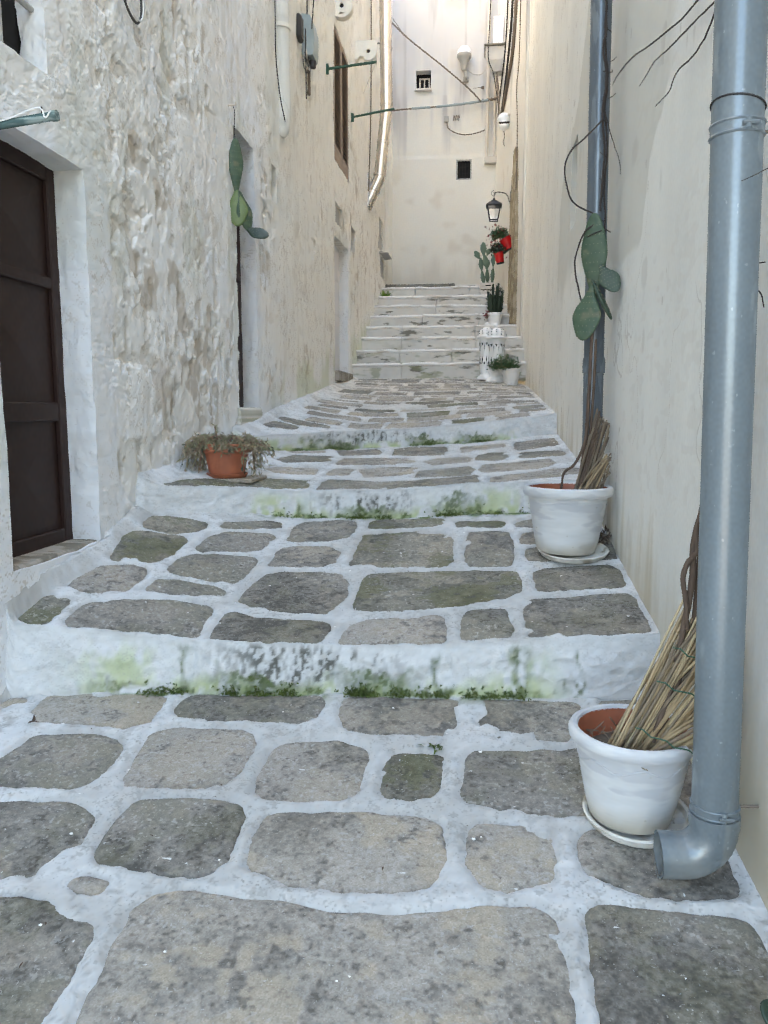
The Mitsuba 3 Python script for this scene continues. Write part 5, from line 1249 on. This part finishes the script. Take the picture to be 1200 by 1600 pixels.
def white_pot(label, cx, cy, z0, r, h):
    k = thing('white_pot', label, 'plant pot')
    at = (cx, cy, z0)
    part(k, 'body', lathe([(0, 0), (r * .68, 0), (r * .72, .01), (r * .93, h * .78)], 32, at), 'ceramic')
    part(k, 'rim', lathe([(r * .92, h * .77), (r, h * .79), (r * 1.02, h * .98), (r * .97, h), (r * .9, h * .97), (r * .88, h * .8)], 32, at), 'ceramic')
    part(k, 'soil', lathe([(r * .9, h * .85), (0, h * .87)], 20, at), 'soil')
    return k
def bushy(name, label, c, r, n, m_, lw, seed, up=0.6, cat='plant'):
    k = thing(name, label, cat)
    q = np.random.default_rng(seed)
    st, its = [], []
    for i in range(n):
        d = q.normal(0, 1, 3); d[2] = abs(d[2]) * up; d /= np.linalg.norm(d)
        e = np.array(c) + d * np.array(r) * q.uniform(.45, 1.0)
        st.append(tube([np.array(c), (np.array(c) + e) / 2 + q.normal(0, .01, 3), e], .003, 4))
        for _ in range(5): its.append(leaf(e + q.normal(0, .02, 3), q.normal(0, 1, 3), q.normal(0, 1, 3), lw * q.uniform(.7, 1.4), lw * .6, .2))
    part(k, 'stem', cat_(st), 'olive_leaf')
    part(k, 'foliage', leaves(its), m_, False, kind='stuff')
    return k
z = land(.5, 11.85) + .0
white_pot('white pot with a low dark green plant beside the ceramic lantern', 0.495, 11.85, z - 0.01, 0.140, 0.255)
bushy('green_plant', 'dense low dark green plant spilling left out of the white pot', (0.40, 11.8, z + 0.25), (0.23, 0.2, 0.20), 150, 'green_leaf', 0.036, 9)

k = white_pot('white pot on the step holding a tall dark columnar succulent', 0.285, 14.25, STEP_Z[3], 0.135, 0.24)
k = thing('columnar_succulent', 'tall dark green columnar succulent rising from the white pot on the steps', 'succulent')
q = np.random.default_rng(31)
for i in range(17):
    a = q.uniform(0, 6.28); rr = .10 * math.sqrt(q.random()); hgt = q.uniform(.24, .40) + (.16 if i < 4 else 0)
    b0 = np.array([.285 + rr * math.cos(a), 14.25 + rr * math.sin(a), STEP_Z[3] + .20]); e = b0 + [(.5 * rr) * math.cos(a), (.5 * rr) * math.sin(a), hgt]
    g = tube(np.linspace(b0, e, 9), [.022, .028, .028, .016], 10)
    th = np.arctan2(g.vertices[:, 1] - b0[1], g.vertices[:, 0] - b0[0])
    part(k, 'stem', rough(g, .006, 30), 'dark_leaf')
its = []
for i in range(260):
    a = q.uniform(0, 6.28); h_ = q.uniform(.02, .42); p0 = np.array([.285 + .135 * math.cos(a) * q.uniform(.5, 1), 14.25 + .12 * math.sin(a), STEP_Z[3] + .22 + h_])
    its.append(leaf(p0, np.array([math.cos(a), math.sin(a), .6]), q.normal(0, 1, 3), .045, .02))
part(k, 'foliage', leaves(its), 'dark_leaf', False, kind='stuff')
bushy('trailing_plant', 'dark reddish trailing plant at the left of the white succulent pot', (0.17, 14.2, STEP_Z[3] + .17), (.09, .08, .10), 26, 'red_flower', .035, 12)
bushy('red_flowers', 'small dark red flowers just above the ceramic lanterns', (0.20, 13.7, STEP_Z[2] + .06), (.10, .08, .13), 40, 'red_flower', .035, 13)

# crate with the far prickly pear
k = thing('wooden_crate', 'white slatted wooden crate holding a prickly pear at the head of the stair', 'crate')
cx, cy, cz = 0.175, 15.88, STEP_Z[6] + 0.005
sl = []
for z0, z1 in ((0.0, .105), (.125, .25)):
    for (x0, x1, y0, y1) in ((-.17, .17, -.13, -.115), (-.17, .17, .115, .13), (-.17, -.155, -.113, .113), (.155, .17, -.113, .113)):
        part(k, 'plank', cbox((cx + x0, cy + y0, cz + z0), (cx + x1, cy + y1, cz + z1), .004), 'white_wood')
for x in (-.152, .128):
    for y in (-.112, .088): part(k, 'post', cbox((cx + x, cy + y, cz), (cx + x + .024, cy + y + .024, cz + .25), .003), 'white_wood')
part(k, 'soil', cbox((cx - .15, cy - .11, cz + .01), (cx + .15, cy + .11, cz + .20), .01), 'soil')
part(k, 'handle', cbox((cx - .05, cy - .134, cz + .185), (cx + .05, cy - .1305, cz + .205), .0015), 'hole', label='dark hand slot')
pr_ = thing('prickly_pear', 'grey green prickly pear growing from the white crate against the end wall', 'cactus')
zb = cz + .2
for base, tip, w in (((.10, .0), (.05, .30), .09), ((.17, .0), (.15, .33), .085), ((.25, .0), (.27, .36), .085), ((.05, .28), (.02, .55), .10), ((.15, .31), (.10, .60), .125),
                     ((.02, .52), (-.10, .68), .11), ((.08, .56), (.07, .86), .13), ((.14, .58), (.20, .72), .10), ((.27, .34), (.27, .62), .09), ((.28, .60), (.36, .74), .10), ((.15, .32), (.18, .50), .08)):
    g, dots = pad_mesh((base[0] - 0.0, cy + .03 * math.sin(base[0] * 40), zb + base[1]), (tip[0], cy + .05 * math.sin(tip[0] * 30), zb + tip[1]), (1, .25, 0), w, .03, neck=.45, sub=3)
    part(pr_, 'pad', g, 'cactus_far')

def red_can(label, c, ax, r, h, leaves_c, n, seed):
    k = thing('red_pot', label, 'plant pot')
    ax = np.array(ax, float) / np.linalg.norm(ax)
    part(k, 'body', lathe([(0, 0), (r * .8, 0), (r * .82, .008), (r, h)], 28, c, ax), 'red_pot')
    part(k, 'rim', lathe([(r * .99, h * .93), (r * 1.08, h * .94), (r * 1.08, h), (r * .95, h), (r * .93, h * .9), (0, h * .88)], 28, c, ax), 'red_pot')
    part(k, 'foot', lathe([(0, -.012), (r * .82, -.012), (r * .86, .01), (r * .80, .012)], 28, c, ax), 'black_iron')
    part(k, 'hanger', tube(smooth_line([np.array(c) + ax * h * .95, np.array(c) + ax * h * .9 + [.08, .02, .05], np.array([XR2(c[1]) + .02, c[1], c[2] + h + .06])], 5), .006, 6), 'black_iron')
    return k
red_can('upper red pot hung tilted on the stone jamb', (0.545, 14.5, 2.86), (-0.5, -0.1, 0.86), .105, .215, None, 0, 1)
red_can('lower red pot hung to the left below the other one', (0.375, 14.5, 2.615), (-0.2, -0.1, 0.97), .085, .19, None, 0, 2)
bushy('geranium', 'dark leafy geranium with red blooms growing from the upper red pot', (0.36, 14.48, 3.05), (.17, .12, .16), 90, 'green_leaf', .05, 15, up=1.2)
bushy('geranium', 'dark geranium filling the lower red pot', (0.33, 14.48, 2.80), (.15, .12, .14), 80, 'dark_leaf', .05, 16, up=1.2)
g1 = 'geranium'
q = np.random.default_rng(8)
its = [leaf(np.array([.32, 14.42, 3.02]) + q.normal(0, 1, 3) * [.11, .05, .13], q.normal(0, 1, 3), q.normal(0, 1, 3), .05, .035) for _ in range(60)]
part('geranium', 'bloom', leaves(its), 'red_flower', False, kind='stuff')

# wrought-iron wall lantern
def iron_lantern():
    k = thing('wall_lantern', 'black wrought iron lantern on a scrolled bracket above the red pots', 'lantern')
    c = np.array([0.250, 15.0, 0.0])
    z0, z1, r0, r1 = 3.475, 3.72, .072, .115
    pts = lambda r, z: [c + [sx * r, sy * r, z] for sx, sy in ((-1, -1), (1, -1), (1, 1), (-1, 1))]
    lo, hi = pts(r0, z0), pts(r1, z1)
    for i in range(4):
        part(k, 'post', tube([lo[i], hi[i]], .010, 6), 'black_iron')
        part(k, 'rail', tube([lo[i], lo[(i + 1) % 4]], .010, 6), 'black_iron')
        part(k, 'rail', tube([hi[i], hi[(i + 1) % 4]], .009, 6), 'black_iron')
        part(k, 'pane', trimesh.Trimesh(np.array([lo[i], lo[(i + 1) % 4], hi[(i + 1) % 4], hi[i]]), [[0, 1, 2], [0, 2, 3]], process=False), 'glass', False)
    part(k, 'roof', trimesh.convex.convex_hull(np.array(pts(.145, 3.722) + pts(.145, 3.738) + pts(.035, 3.83))), 'black_iron', False)
    part(k, 'cap', cat_(ball(c + [0, 0, 3.85], .024, 2), tube([c + [0, 0, 3.83], c + [0, 0, 3.93]], .008, 6)), 'black_iron')
    part(k, 'bulb', cat_(ball(c + [0, 0, 3.60], .028, 2, (1, 1, 1.4)), tube([c + [0, 0, 3.475], c + [0, 0, 3.56]], .014, 8)), 'globe')
    xw = XR2(15.0)
    part(k, 'bracket', tube(smooth_line([(c[0], 15, 3.925), (c[0] + .02, 15, 3.965), (c[0] + .10, 15, 3.975), (xw - .08, 15, 3.93), (xw - .02, 15, 3.80), (xw + .01, 15, 3.74)], 6), .009, 6), 'black_iron')
    th = np.linspace(0, 2.2 * np.pi, 24)
    part(k, 'scroll', tube(np.column_stack([c[0] - .005 + (.055 - .006 * th) * np.cos(th + 1.57), 0 * th + 15, 3.95 + (.055 - .006 * th) * np.sin(th + 1.57)]), .006, 6), 'black_iron')
    part(k, 'backplate', cbox((xw - .012, 14.97, 3.62), (xw + .02, 15.03, 3.98), .005), 'black_iron')
iron_lantern()

# ------------------------------------------------------------------ on the left wall
k = thing('clothesline_bracket', 'green painted clothesline bar with white cord over the iron door', 'clothesline bracket')
p0, p1_ = np.array([-2.02, 2.75, 0.985]), np.array([-1.510, 2.75, 1.040])
part(k, 'bar', tube([p0, p1_], .0155, 14), 'green_pale')
part(k, 'end_cap', tube([p1_ - (p1_ - p0) * .03, p1_ + (p1_ - p0) * .01], .019, 14), 'green_pale')
part(k, 'cord', tube(smooth_line([p0 + [.1, -.02, .04], p0 + [.3, -.018, .038], p1_ + [-.06, -.018, .022], p1_ + [-.03, -.02, -.012], p1_ + [-.01, -.016, .012]], 6), .003, 5), 'cord')
part(k, 'pin', tube([p1_ + [-.05, -.005, -.02], p1_ + [-.05, -.005, .03]], .003, 5), 'black_iron')
for lab, a, b in (('lower far', (-2.02, 12.4, 4.455), (-1.325, 12.4, 4.555)), ('upper', (-2.02, 10.36, 4.32), (-1.338, 10.36, 4.376))):
    k = thing('clothesline_bracket', 'green clothesline bar sticking out of the left wall ' + ('in front of the metal flue' if lab == 'lower far' else 'across the brown shutters'), 'clothesline bracket')
    part(k, 'bar', tube([a, b], .0165, 10), 'green_metal')
    part(k, 'plate', cbox((XL - .02, a[1] - .02, a[2] - .06), (XL + .03, a[1] + .02, a[2] + .06), .004), 'green_metal')
    part(k, 'cord', tube(smooth_line([np.array(b) + [0, 0, .015], np.array(b) + [-.1, .3, .0], np.array(b) + [-.3, .9, -.02]], 4), .003, 4), 'cable_pale')

# stone corbels pierced for a rod, beside the shutters
def corbel(label, y, x1, z0, z1):
    k = thing('stone_corbel', label, 'corbel', None)
    x0 = XL - .05; w = x1 - x0; r = (z1 - z0) * .46
    prof = [(x0, z0 + .02), (x0 + .08, z0 + .02), (x0 + .12, z0 + .07), (x0 + .20, z0 + .05)]
    cc = np.array([x1 - r, z0 + r])
    prof += [(cc[0] + r * math.cos(t), cc[1] + r * math.sin(t)) for t in np.linspace(-2.2, 0.35, 12)]
    prof += [(x1 - .005, z1), (x0, z1)]
    pg = Polygon(prof).buffer(0).difference(shapely.Point(*cc).buffer(.03))
    if pg.geom_type != 'Polygon': pg = max(pg.geoms, key=lambda g: g.area)
    m = trimesh.creation.extrude_polygon(pg, .12, engine='earcut')
    m.vertices = np.column_stack([m.vertices[:, 0], y + m.vertices[:, 2], m.vertices[:, 1]])
    m.fix_normals()
    part(k, 'stone', m, 'plaster_warm', 30)
    part(k, 'rod_hole', tube([(cc[0], y + .03, cc[1]), (cc[0], y + .11, cc[1])], .033, 12), 'hole')
corbel('pierced white stone corbel at the top edge above the shutters', 11.0, -1.745, 5.235, 5.56)
corbel('weathered pierced stone corbel between the shutters and the metal flue', 12.75, -1.645, 5.42, 5.71)

# metal flue
k = thing('metal_flue', 'shiny metal flue pipe running down and bending back into the left wall', 'flue pipe')
Yf = 14.3
f = [np.array(p_) for p_ in ((-1.700, Yf, 9.5), (-1.695, Yf, 7.05), (-1.685, Yf, 5.32), (-1.815, Yf, 4.34), (-1.775, Yf, 4.13), (-2.05, Yf, 3.52))]
f = [np.array((-1.700, Yf, 9.5)), np.array((-1.695, Yf, 7.05)), np.array((-1.670, Yf, 5.28)), np.array((-1.795, Yf, 4.10)), np.array((-2.04, Yf, 3.60))]
RF = .105
part(k, 'pipe', tube([f[0], f[1] * .5 + f[0] * .5, f[1], f[2]], RF, 36), 'chrome')
part(k, 'pipe', tube([f[2] + [0, 0, .03], f[3]], RF - .003, 36), 'chrome')
part(k, 'elbow', tube([f[3] + [.004, 0, .05], f[3], f[4]], RF - .001, 36), 'chrome')
for p_, d_ in ((f[1] * .55 + f[2] * .45, f[2] - f[1]), (f[2] * .97 + f[1] * .03, f[2] - f[1]), (f[2] * .5 + f[3] * .5, f[3] - f[2]), (f[3] + [0, 0, .05], f[3] - f[2]), (f[3] * .6 + f[4] * .4, f[4] - f[3]), (f[1] + [0, 0, .6], (0, 0, 1))):
    part(k, 'seam', lathe([(RF - .002, -.022), (RF + .007, -.015), (RF + .007, .015), (RF - .002, .022)], 36, p_, d_), 'chrome')
part(k, 'wall_plate', cbox((XL - .02, Yf - .16, 3.58), (XL + .02, Yf + .16, 4.15), .005), 'steel')
part(k, 'bracket', tube([f[1] * .6 + f[2] * .4 + [-RF, 0, 0], [XL, Yf, (f[1] * .6 + f[2] * .4)[2]]], .012, 6), 'black_iron')
k = thing('conduit', 'thin brown conduit on the left wall just behind the metal flue', 'conduit')
put(tube(smooth_line([(max(x, XL + .03), yy, z) for x, yy, z in [(-1.90, 14.0, 9), (-1.90, 14.0, 6.0), (-1.92, 14.0, 4.7), (-1.97, 14.0, 3.8)]], 5), .012, 6), 'cable_brown', k)

# plastered old pipe that ends on the wall
k = thing('plastered_pipe', 'old downpipe thickly limewashed into the left wall above the second door', 'drainpipe')
g = tube(smooth_line([(XL + .01, 7.86, 6.0), (XL + .015, 7.86, 4.6), (XL + .02, 7.90, 3.6), (XL + .02, 7.92, 2.86), (XL - .01, 7.93, 2.70)], 10), [.085, .085, .085, .08, .055], 20)
part(k, 'pipe', rough(g, .008, 8), 'plaster_right')
part(k, 'bracket', lathe([(.084, -.02), (.10, -.018), (.10, .018), (.084, .02)], 20, (XL + .02, 7.89, 3.69)), 'plaster_warm')
wire = thing('cable', 'dark cables following the plastered pipe on the left wall', 'cable')
for nm in ('wpcab', 'wpcab2'):
    part(wire, 'wire', tube(smooth_line([(max(x + .06, XL + .045), yy, z) for x, yy, z in LINES[nm]], 5), .006, 5), 'cable')

# meter box and its cables
k = thing('meter_box', 'grey electric junction box with a lidded front on the left wall', 'electric box')
bx = trimesh.convex.convex_hull(np.array([[XL, 9.05, 3.78], [XL, 9.62, 3.78], [XL + .15, 9.12, 3.80], [XL + .15, 9.55, 3.80], [XL + .17, 9.15, 3.88], [XL + .17, 9.52, 3.88], [XL + .17, 9.15, 4.12], [XL + .17, 9.52, 4.12], [XL + .12, 9.1, 4.27], [XL + .12, 9.57, 4.27], [XL, 9.05, 4.28], [XL, 9.62, 4.28]]))
bx.vertices = (bx.vertices - [XL, 9.33, 4.03]) * [.75, .62, .86] + [XL, 9.10, 4.10]
part(k, 'body', bx, 'grey_box', 20)
part(k, 'gland', tube([(XL + .09, 9.06, 3.87), (XL + .09, 9.06, 3.80)], .04, 10), 'black_iron')
part(k, 'stub', cbox((XL, 9.20, 3.58), (XL + .03, 9.24, 3.86), .004), 'cable_brown')
k = thing('junction_box', 'small dark junction box left of the grey electric box', 'electric box')
put(rough(cbox((XL, 8.62, 3.93), (XL + .06, 8.78, 4.18), .02).subdivide_to_size(.05), .006, 20), 'cable', k)
k = thing('cable', 'tangle of black cables around the grey electric box', 'cable')
for nm in ('cabL', 'cabL2', 'cabM'):
    part(k, 'wire', tube(smooth_line([(max(x, XL + .05), yy, z) for x, yy, z in LINES[nm]], 6), .009 if nm == 'cabL' else .007, 6), 'cable')
q = np.random.default_rng(19)
for i in range(4):
    th = np.linspace(0, 6.28, 22); c = np.array([XL + .07, 8.85, 3.74 + .03 * i])
    part(k, 'loop', tube(c + np.column_stack([.02 * np.cos(th + i), .09 * np.cos(th), .07 * np.sin(th)]), .005, 5), 'cable_pale' if i % 2 else 'cable')
k = thing('cable', 'loop of black and white cable hanging at the top of the left wall', 'cable')
pts = [(XL + .05, yy, z) for yy, z in ((4.25, 2.9), (4.25, 2.35), (4.31, 2.21), (4.42, 2.155), (4.50, 2.19), (4.53, 2.34), (4.5, 2.9))]
for i, (o, m_) in enumerate((((0, 0, 0), 'cable'), ((.008, .012, .016), 'cord'), ((.004, -.014, -.012), 'cable'))):
    part(k, 'wire', tube(smooth_line([np.array(p_) + o for p_ in pts], 6), .0048, 6), m_)
k = thing('weed', 'small bright green weed growing at the left end of the top steps', 'plant')
q = np.random.default_rng(23)
its = [leaf(np.array([-1.90 + q.normal(0, .03), 16.05 + q.normal(0, .05), STEP_Z[6] + .01]), q.normal(0, .6, 3) + [0, -.2, 1.2], q.normal(0, 1, 3), q.uniform(.08, .22), .04, .35) for _ in range(40)]
put(leaves(its), 'bright_leaf', k, False)

# ------------------------------------------------------------------ on the end wall and the far right wall
k = thing('globe_lamp', 'white globe street lamp with a grey tapered body on the end wall', 'street lamp')
c = np.array([-.385, 17.30, 7.30])
GS = 0.84
part(k, 'globe', trimesh.util.concatenate([lathe([(r_ * GS, h_ * GS) for r_, h_ in ((.17, .06), (.172, .10), (.155, .18), (.10, .24), (0, .262))], 32, c)]), 'globe')
part(k, 'body', lathe([(r_ * GS, h_ * GS) for r_, h_ in ((0, -.30), (.06, -.30), (.075, -.24), (.10, -.10), (.165, -.02), (.182, .02), (.180, .065), (.168, .068))], 32, c), 'grey_panel')
part(k, 'stem', cat_(tube([c + [0.03, .0, -.28], c + [.04, 0.0, -.37], c + [.04, .20, -.38]], .03, 10)), 'grey_panel')
part(k, 'wall_box', cbox((c[0] - .02, 17.40, c[2] - .42), (c[0] + .10, 17.52, c[2] - .34), .006), 'grey_panel')
for lab, nms, m_, r in (('diagonal cable strung down across the end wall', ('diag', 'diag_b'), 'cable_brown', .016), ('thin pale cable looping from the globe lamp to the conduits', ('lampcab',), 'cable_pale', .008)):
    k = thing('cable', lab, 'cable')
    for nm in nms: part(k, 'wire', tube(smooth_line([(x, min(yy, 17.42), z) for x, yy, z in LINES[nm]], 5), r if nm != 'diag_b' else .007, 6), m_)
k = thing('cable', 'thick grey cable clipped level along the end wall', 'cable')
L = LINES['horiz']
part(k, 'wire', tube(smooth_line(L, 6), .017, 8), 'cable_brown')
for a, b in ((0.28, .43), (.45, .9)):
    s = smooth_line(L, 12); part(k, 'sleeve', tube(s[int(a * len(s)):int(b * len(s))], .026, 8), 'grey_box')
for x in (.02, .12, .20, .27): part(k, 'insulator', ball((x, 17.38, 6.46 + .1 * x), .035, 1), 'cable_brown')
k = thing('junction_box', 'tiny junction box on the end wall with a drooping cable', 'electric box')
part(k, 'box', cbox((-.80, 17.44, 6.10), (-.70, 17.52, 6.21), .006), 'grey_panel')
part(k, 'wire', tube(smooth_line(LINES['junc'], 6), .012, 6), 'cable_brown')
k = thing('wall_hooks', 'three small rusty hooks beside the tiny junction box', 'hooks')
for x in (-.60, -.55, -.50): part(k, 'hook', tube(smooth_line([(x, 17.5, 6.13), (x, 17.42, 6.16), (x + .02, 17.43, 6.21), (x + .03, 17.45, 6.16)], 4), .008, 5), 'cable_brown')
k = thing('wall_peg', 'small dark peg on the end wall beside the diagonal cable', 'peg')
put(cat_(ball((.01, 17.42, 6.74), .035, 1), tube([(-.19, 17.41, 6.73), (0, 17.41, 6.74)], .006, 5)), 'cable_brown', k)
k = thing('conduit', 'two pale vertical conduits joined by a box at the right end of the end wall', 'conduit')
part(k, 'pipe', tube(LINES['cond1'], .035, 10), 'conduit'); part(k, 'pipe', tube(LINES['cond2'], .022, 10), 'conduit')
part(k, 'box', cbox((.07, 17.36, 5.20), (.33, 17.52, 5.34), .01), 'conduit')

k = thing('wall_corbel', 'stained stone corbel under a white panel at the top right of the end wall', 'corbel')
g = trimesh.convex.convex_hull(np.array([[.05, 16.2, 7.02], [.42, 16.2, 7.02], [.05, 16.7, 7.02], [.42, 16.7, 7.02], [.09, 16.25, 6.80], [.42, 16.25, 6.80], [.20, 16.35, 6.62], [.42, 16.35, 6.62], [.2, 16.6, 6.62], [.42, 16.6, 6.62]]))
part(k, 'stone', rough(g.subdivide_to_size(.1), .008, 7), 'plaster_warm', 40)
part(k, 'cap', cbox((.03, 16.16, 7.02), (.44, 16.72, 7.06), .01), 'stone_dark')
part(k, 'panel', cbox((.20, 16.4, 7.06), (.40, 16.7, 7.66), .01), 'ceramic')
k = thing('cable', 'bundle of sagging cables down the far right wall to the floodlight', 'cable')
for nm, r, m_ in (('cab1', .022, 'cable'), ('cab2', .014, 'cable'), ('cab3', .012, 'cable_brown'), ('cab5', .010, 'cable'), ('cab6', .010, 'cable_brown'), ('cab7', .030, 'cable_brown')):
    g = tube(smooth_line([(min(x, XR2(yy) - .02), min(yy, 17.3), z) for x, yy, z in LINES[nm]], 6), r, 7)
    part(k, 'wire', g, m_)
k = thing('cable', 'single thin cable hanging with a curled end on the edge of the right wall', 'cable')
put(tube(smooth_line([(x - .01, yy - .05, z) for x, yy, z in LINES['cab4']], 6), .010, 6), 'cable_brown', k)
k = thing('floodlight', 'small white round floodlight on the far right wall below the cable bundle', 'lamp')
c = np.array([.44, 15.4, 5.32]) 
c[0] = XR2(15.4) - .10
part(k, 'housing', ball(c + [0, 0, .05], .125, 3, (1, .9, 1.0)), 'globe')
part(k, 'lens', ball(c + [0, -.06, -.07], .09, 3), 'globe')
part(k, 'visor', lathe([(.092, 0), (.10, .01), (.10, .03), (.09, .035)], 24, c + [0, -.06, -.035], (0, -.4, 1)), 'black_iron')
part(k, 'arm', tube([c + [.02, 0, .10], c + [.16, -.2, .11]], .018, 8), 'conduit')
part(k, 'cord', tube(smooth_line([c + [0, 0, -.15], c + [.02, 0, -.25], c + [-.01, 0, -.33], c + [.02, 0, -.42]], 5), .007, 5), 'cable_brown')

# ------------------------------------------------------------------ moss tufts and litter
def tufts(spots, seed, size):
    q = np.random.default_rng(seed); its = []
    for x, y, z, n, sx in spots:
        for i in range(n):
            c = np.array([x + q.normal(0, sx), y - abs(q.normal(0, .012)), z + abs(q.normal(0, .020)) * (.4 + q.random())])
            for _ in range(4): its.append(leaf(c, q.normal(0, 1, 3) + [0, -.5, .6], q.normal(0, 1, 3), size * q.uniform(.6, 1.3), size * .6, .2))
    return leaves(its)
sp = []
for k_, spans in ((1, ((-1.03, -.78, 60), (-.50, -.30, 60), (-1.45, -1.25, 24), (-.2, .18, 40))), (2, ((-.80, -.60, 30), (-.25, -.05, 24), (-1.3, -1.0, 20), (.0, .3, 20))), (3, ((-1.45, -1.2, 26), (-.6, -.35, 24), (-.1, .12, 20)))):
    for a, b_, n in spans:
        for x in np.linspace(a, b_, 7):
            yy = front(k_, np.array([x]))[0] - .055
            sp.append((x, yy + .012, TREAD[k_](np.array([x]), np.array([yy]))[0] + .006, (int(n // 7 * 6) + 4) * int(math.sin(x * 23.0) + math.sin(x * 41.0 + 1) > -0.1), .025))
put(tufts(sp, 3, .0105), 'moss', 'moss', False); labels['moss'] = {'kind': 'stuff', 'label': 'dark green moss along the foot of the risers', 'category': 'moss'}
q = np.random.default_rng(55)
its, chips = [], []
for i in range(150):
    k_ = int(q.choice([1, 1, 2, 2, 3])); x = q.uniform(-1.8, .7); y = q.uniform(*{1: (1.3, 3.0), 2: (3.2, 4.9), 3: (5.1, 7.3)}[k_])
    z = TREAD[k_](np.array([x]), np.array([y]))[0] + .012
    if i % 2: chips.append(rough(ball((x, y, z), q.uniform(.0025, .006), 1, (1, .8, .5)), .001, 200))
    else: its.append(leaf(np.array([x, y, z]), q.normal(0, 1, 3) * [1, 1, .1], np.array([.1, .1, 1]), q.uniform(.008, .02), .006, .2))
put(leaves(its), 'bark', 'leaf_litter', False); labels['leaf_litter'] = {'kind': 'stuff', 'label': 'scattered bits of dry leaf on the paving', 'category': 'leaf litter'}
put(cat_(chips), 'ceramic', 'lime_crumbs'); labels['lime_crumbs'] = {'kind': 'stuff', 'label': 'scattered white lime crumbs on the paving', 'category': 'crumbs'}
k = thing('dry_leaf', 'curled dark dry leaf lying on the joint at the left edge', 'leaf')
c = np.array([-1.75, 2.72, TREAD[1](np.array([-1.75]), np.array([2.72]))[0] + .015])
put(leaves([leaf(c, np.array([1., .2, .5]), np.array([0, .2, 1.]), .05, .03, .4), leaf(c + [.02, 0, .01], np.array([.3, 1., .8]), np.array([1., 0, .3]), .035, .02, .5)]), 'bark', k, False)
k = thing('dry_leaf', 'small curled leaf with moss at the top of the small square stone', 'leaf')
c = np.array([-.13, 2.66, TREAD[1](np.array([-.13]), np.array([2.66]))[0] + .010])
put(leaves([leaf(c + q.normal(0, .018, 3) * [1, .5, .1], q.normal(0, 1, 3), np.array([0, .2, 1.]), .028, .012, .4) for _ in range(22)]), 'moss', k, False)
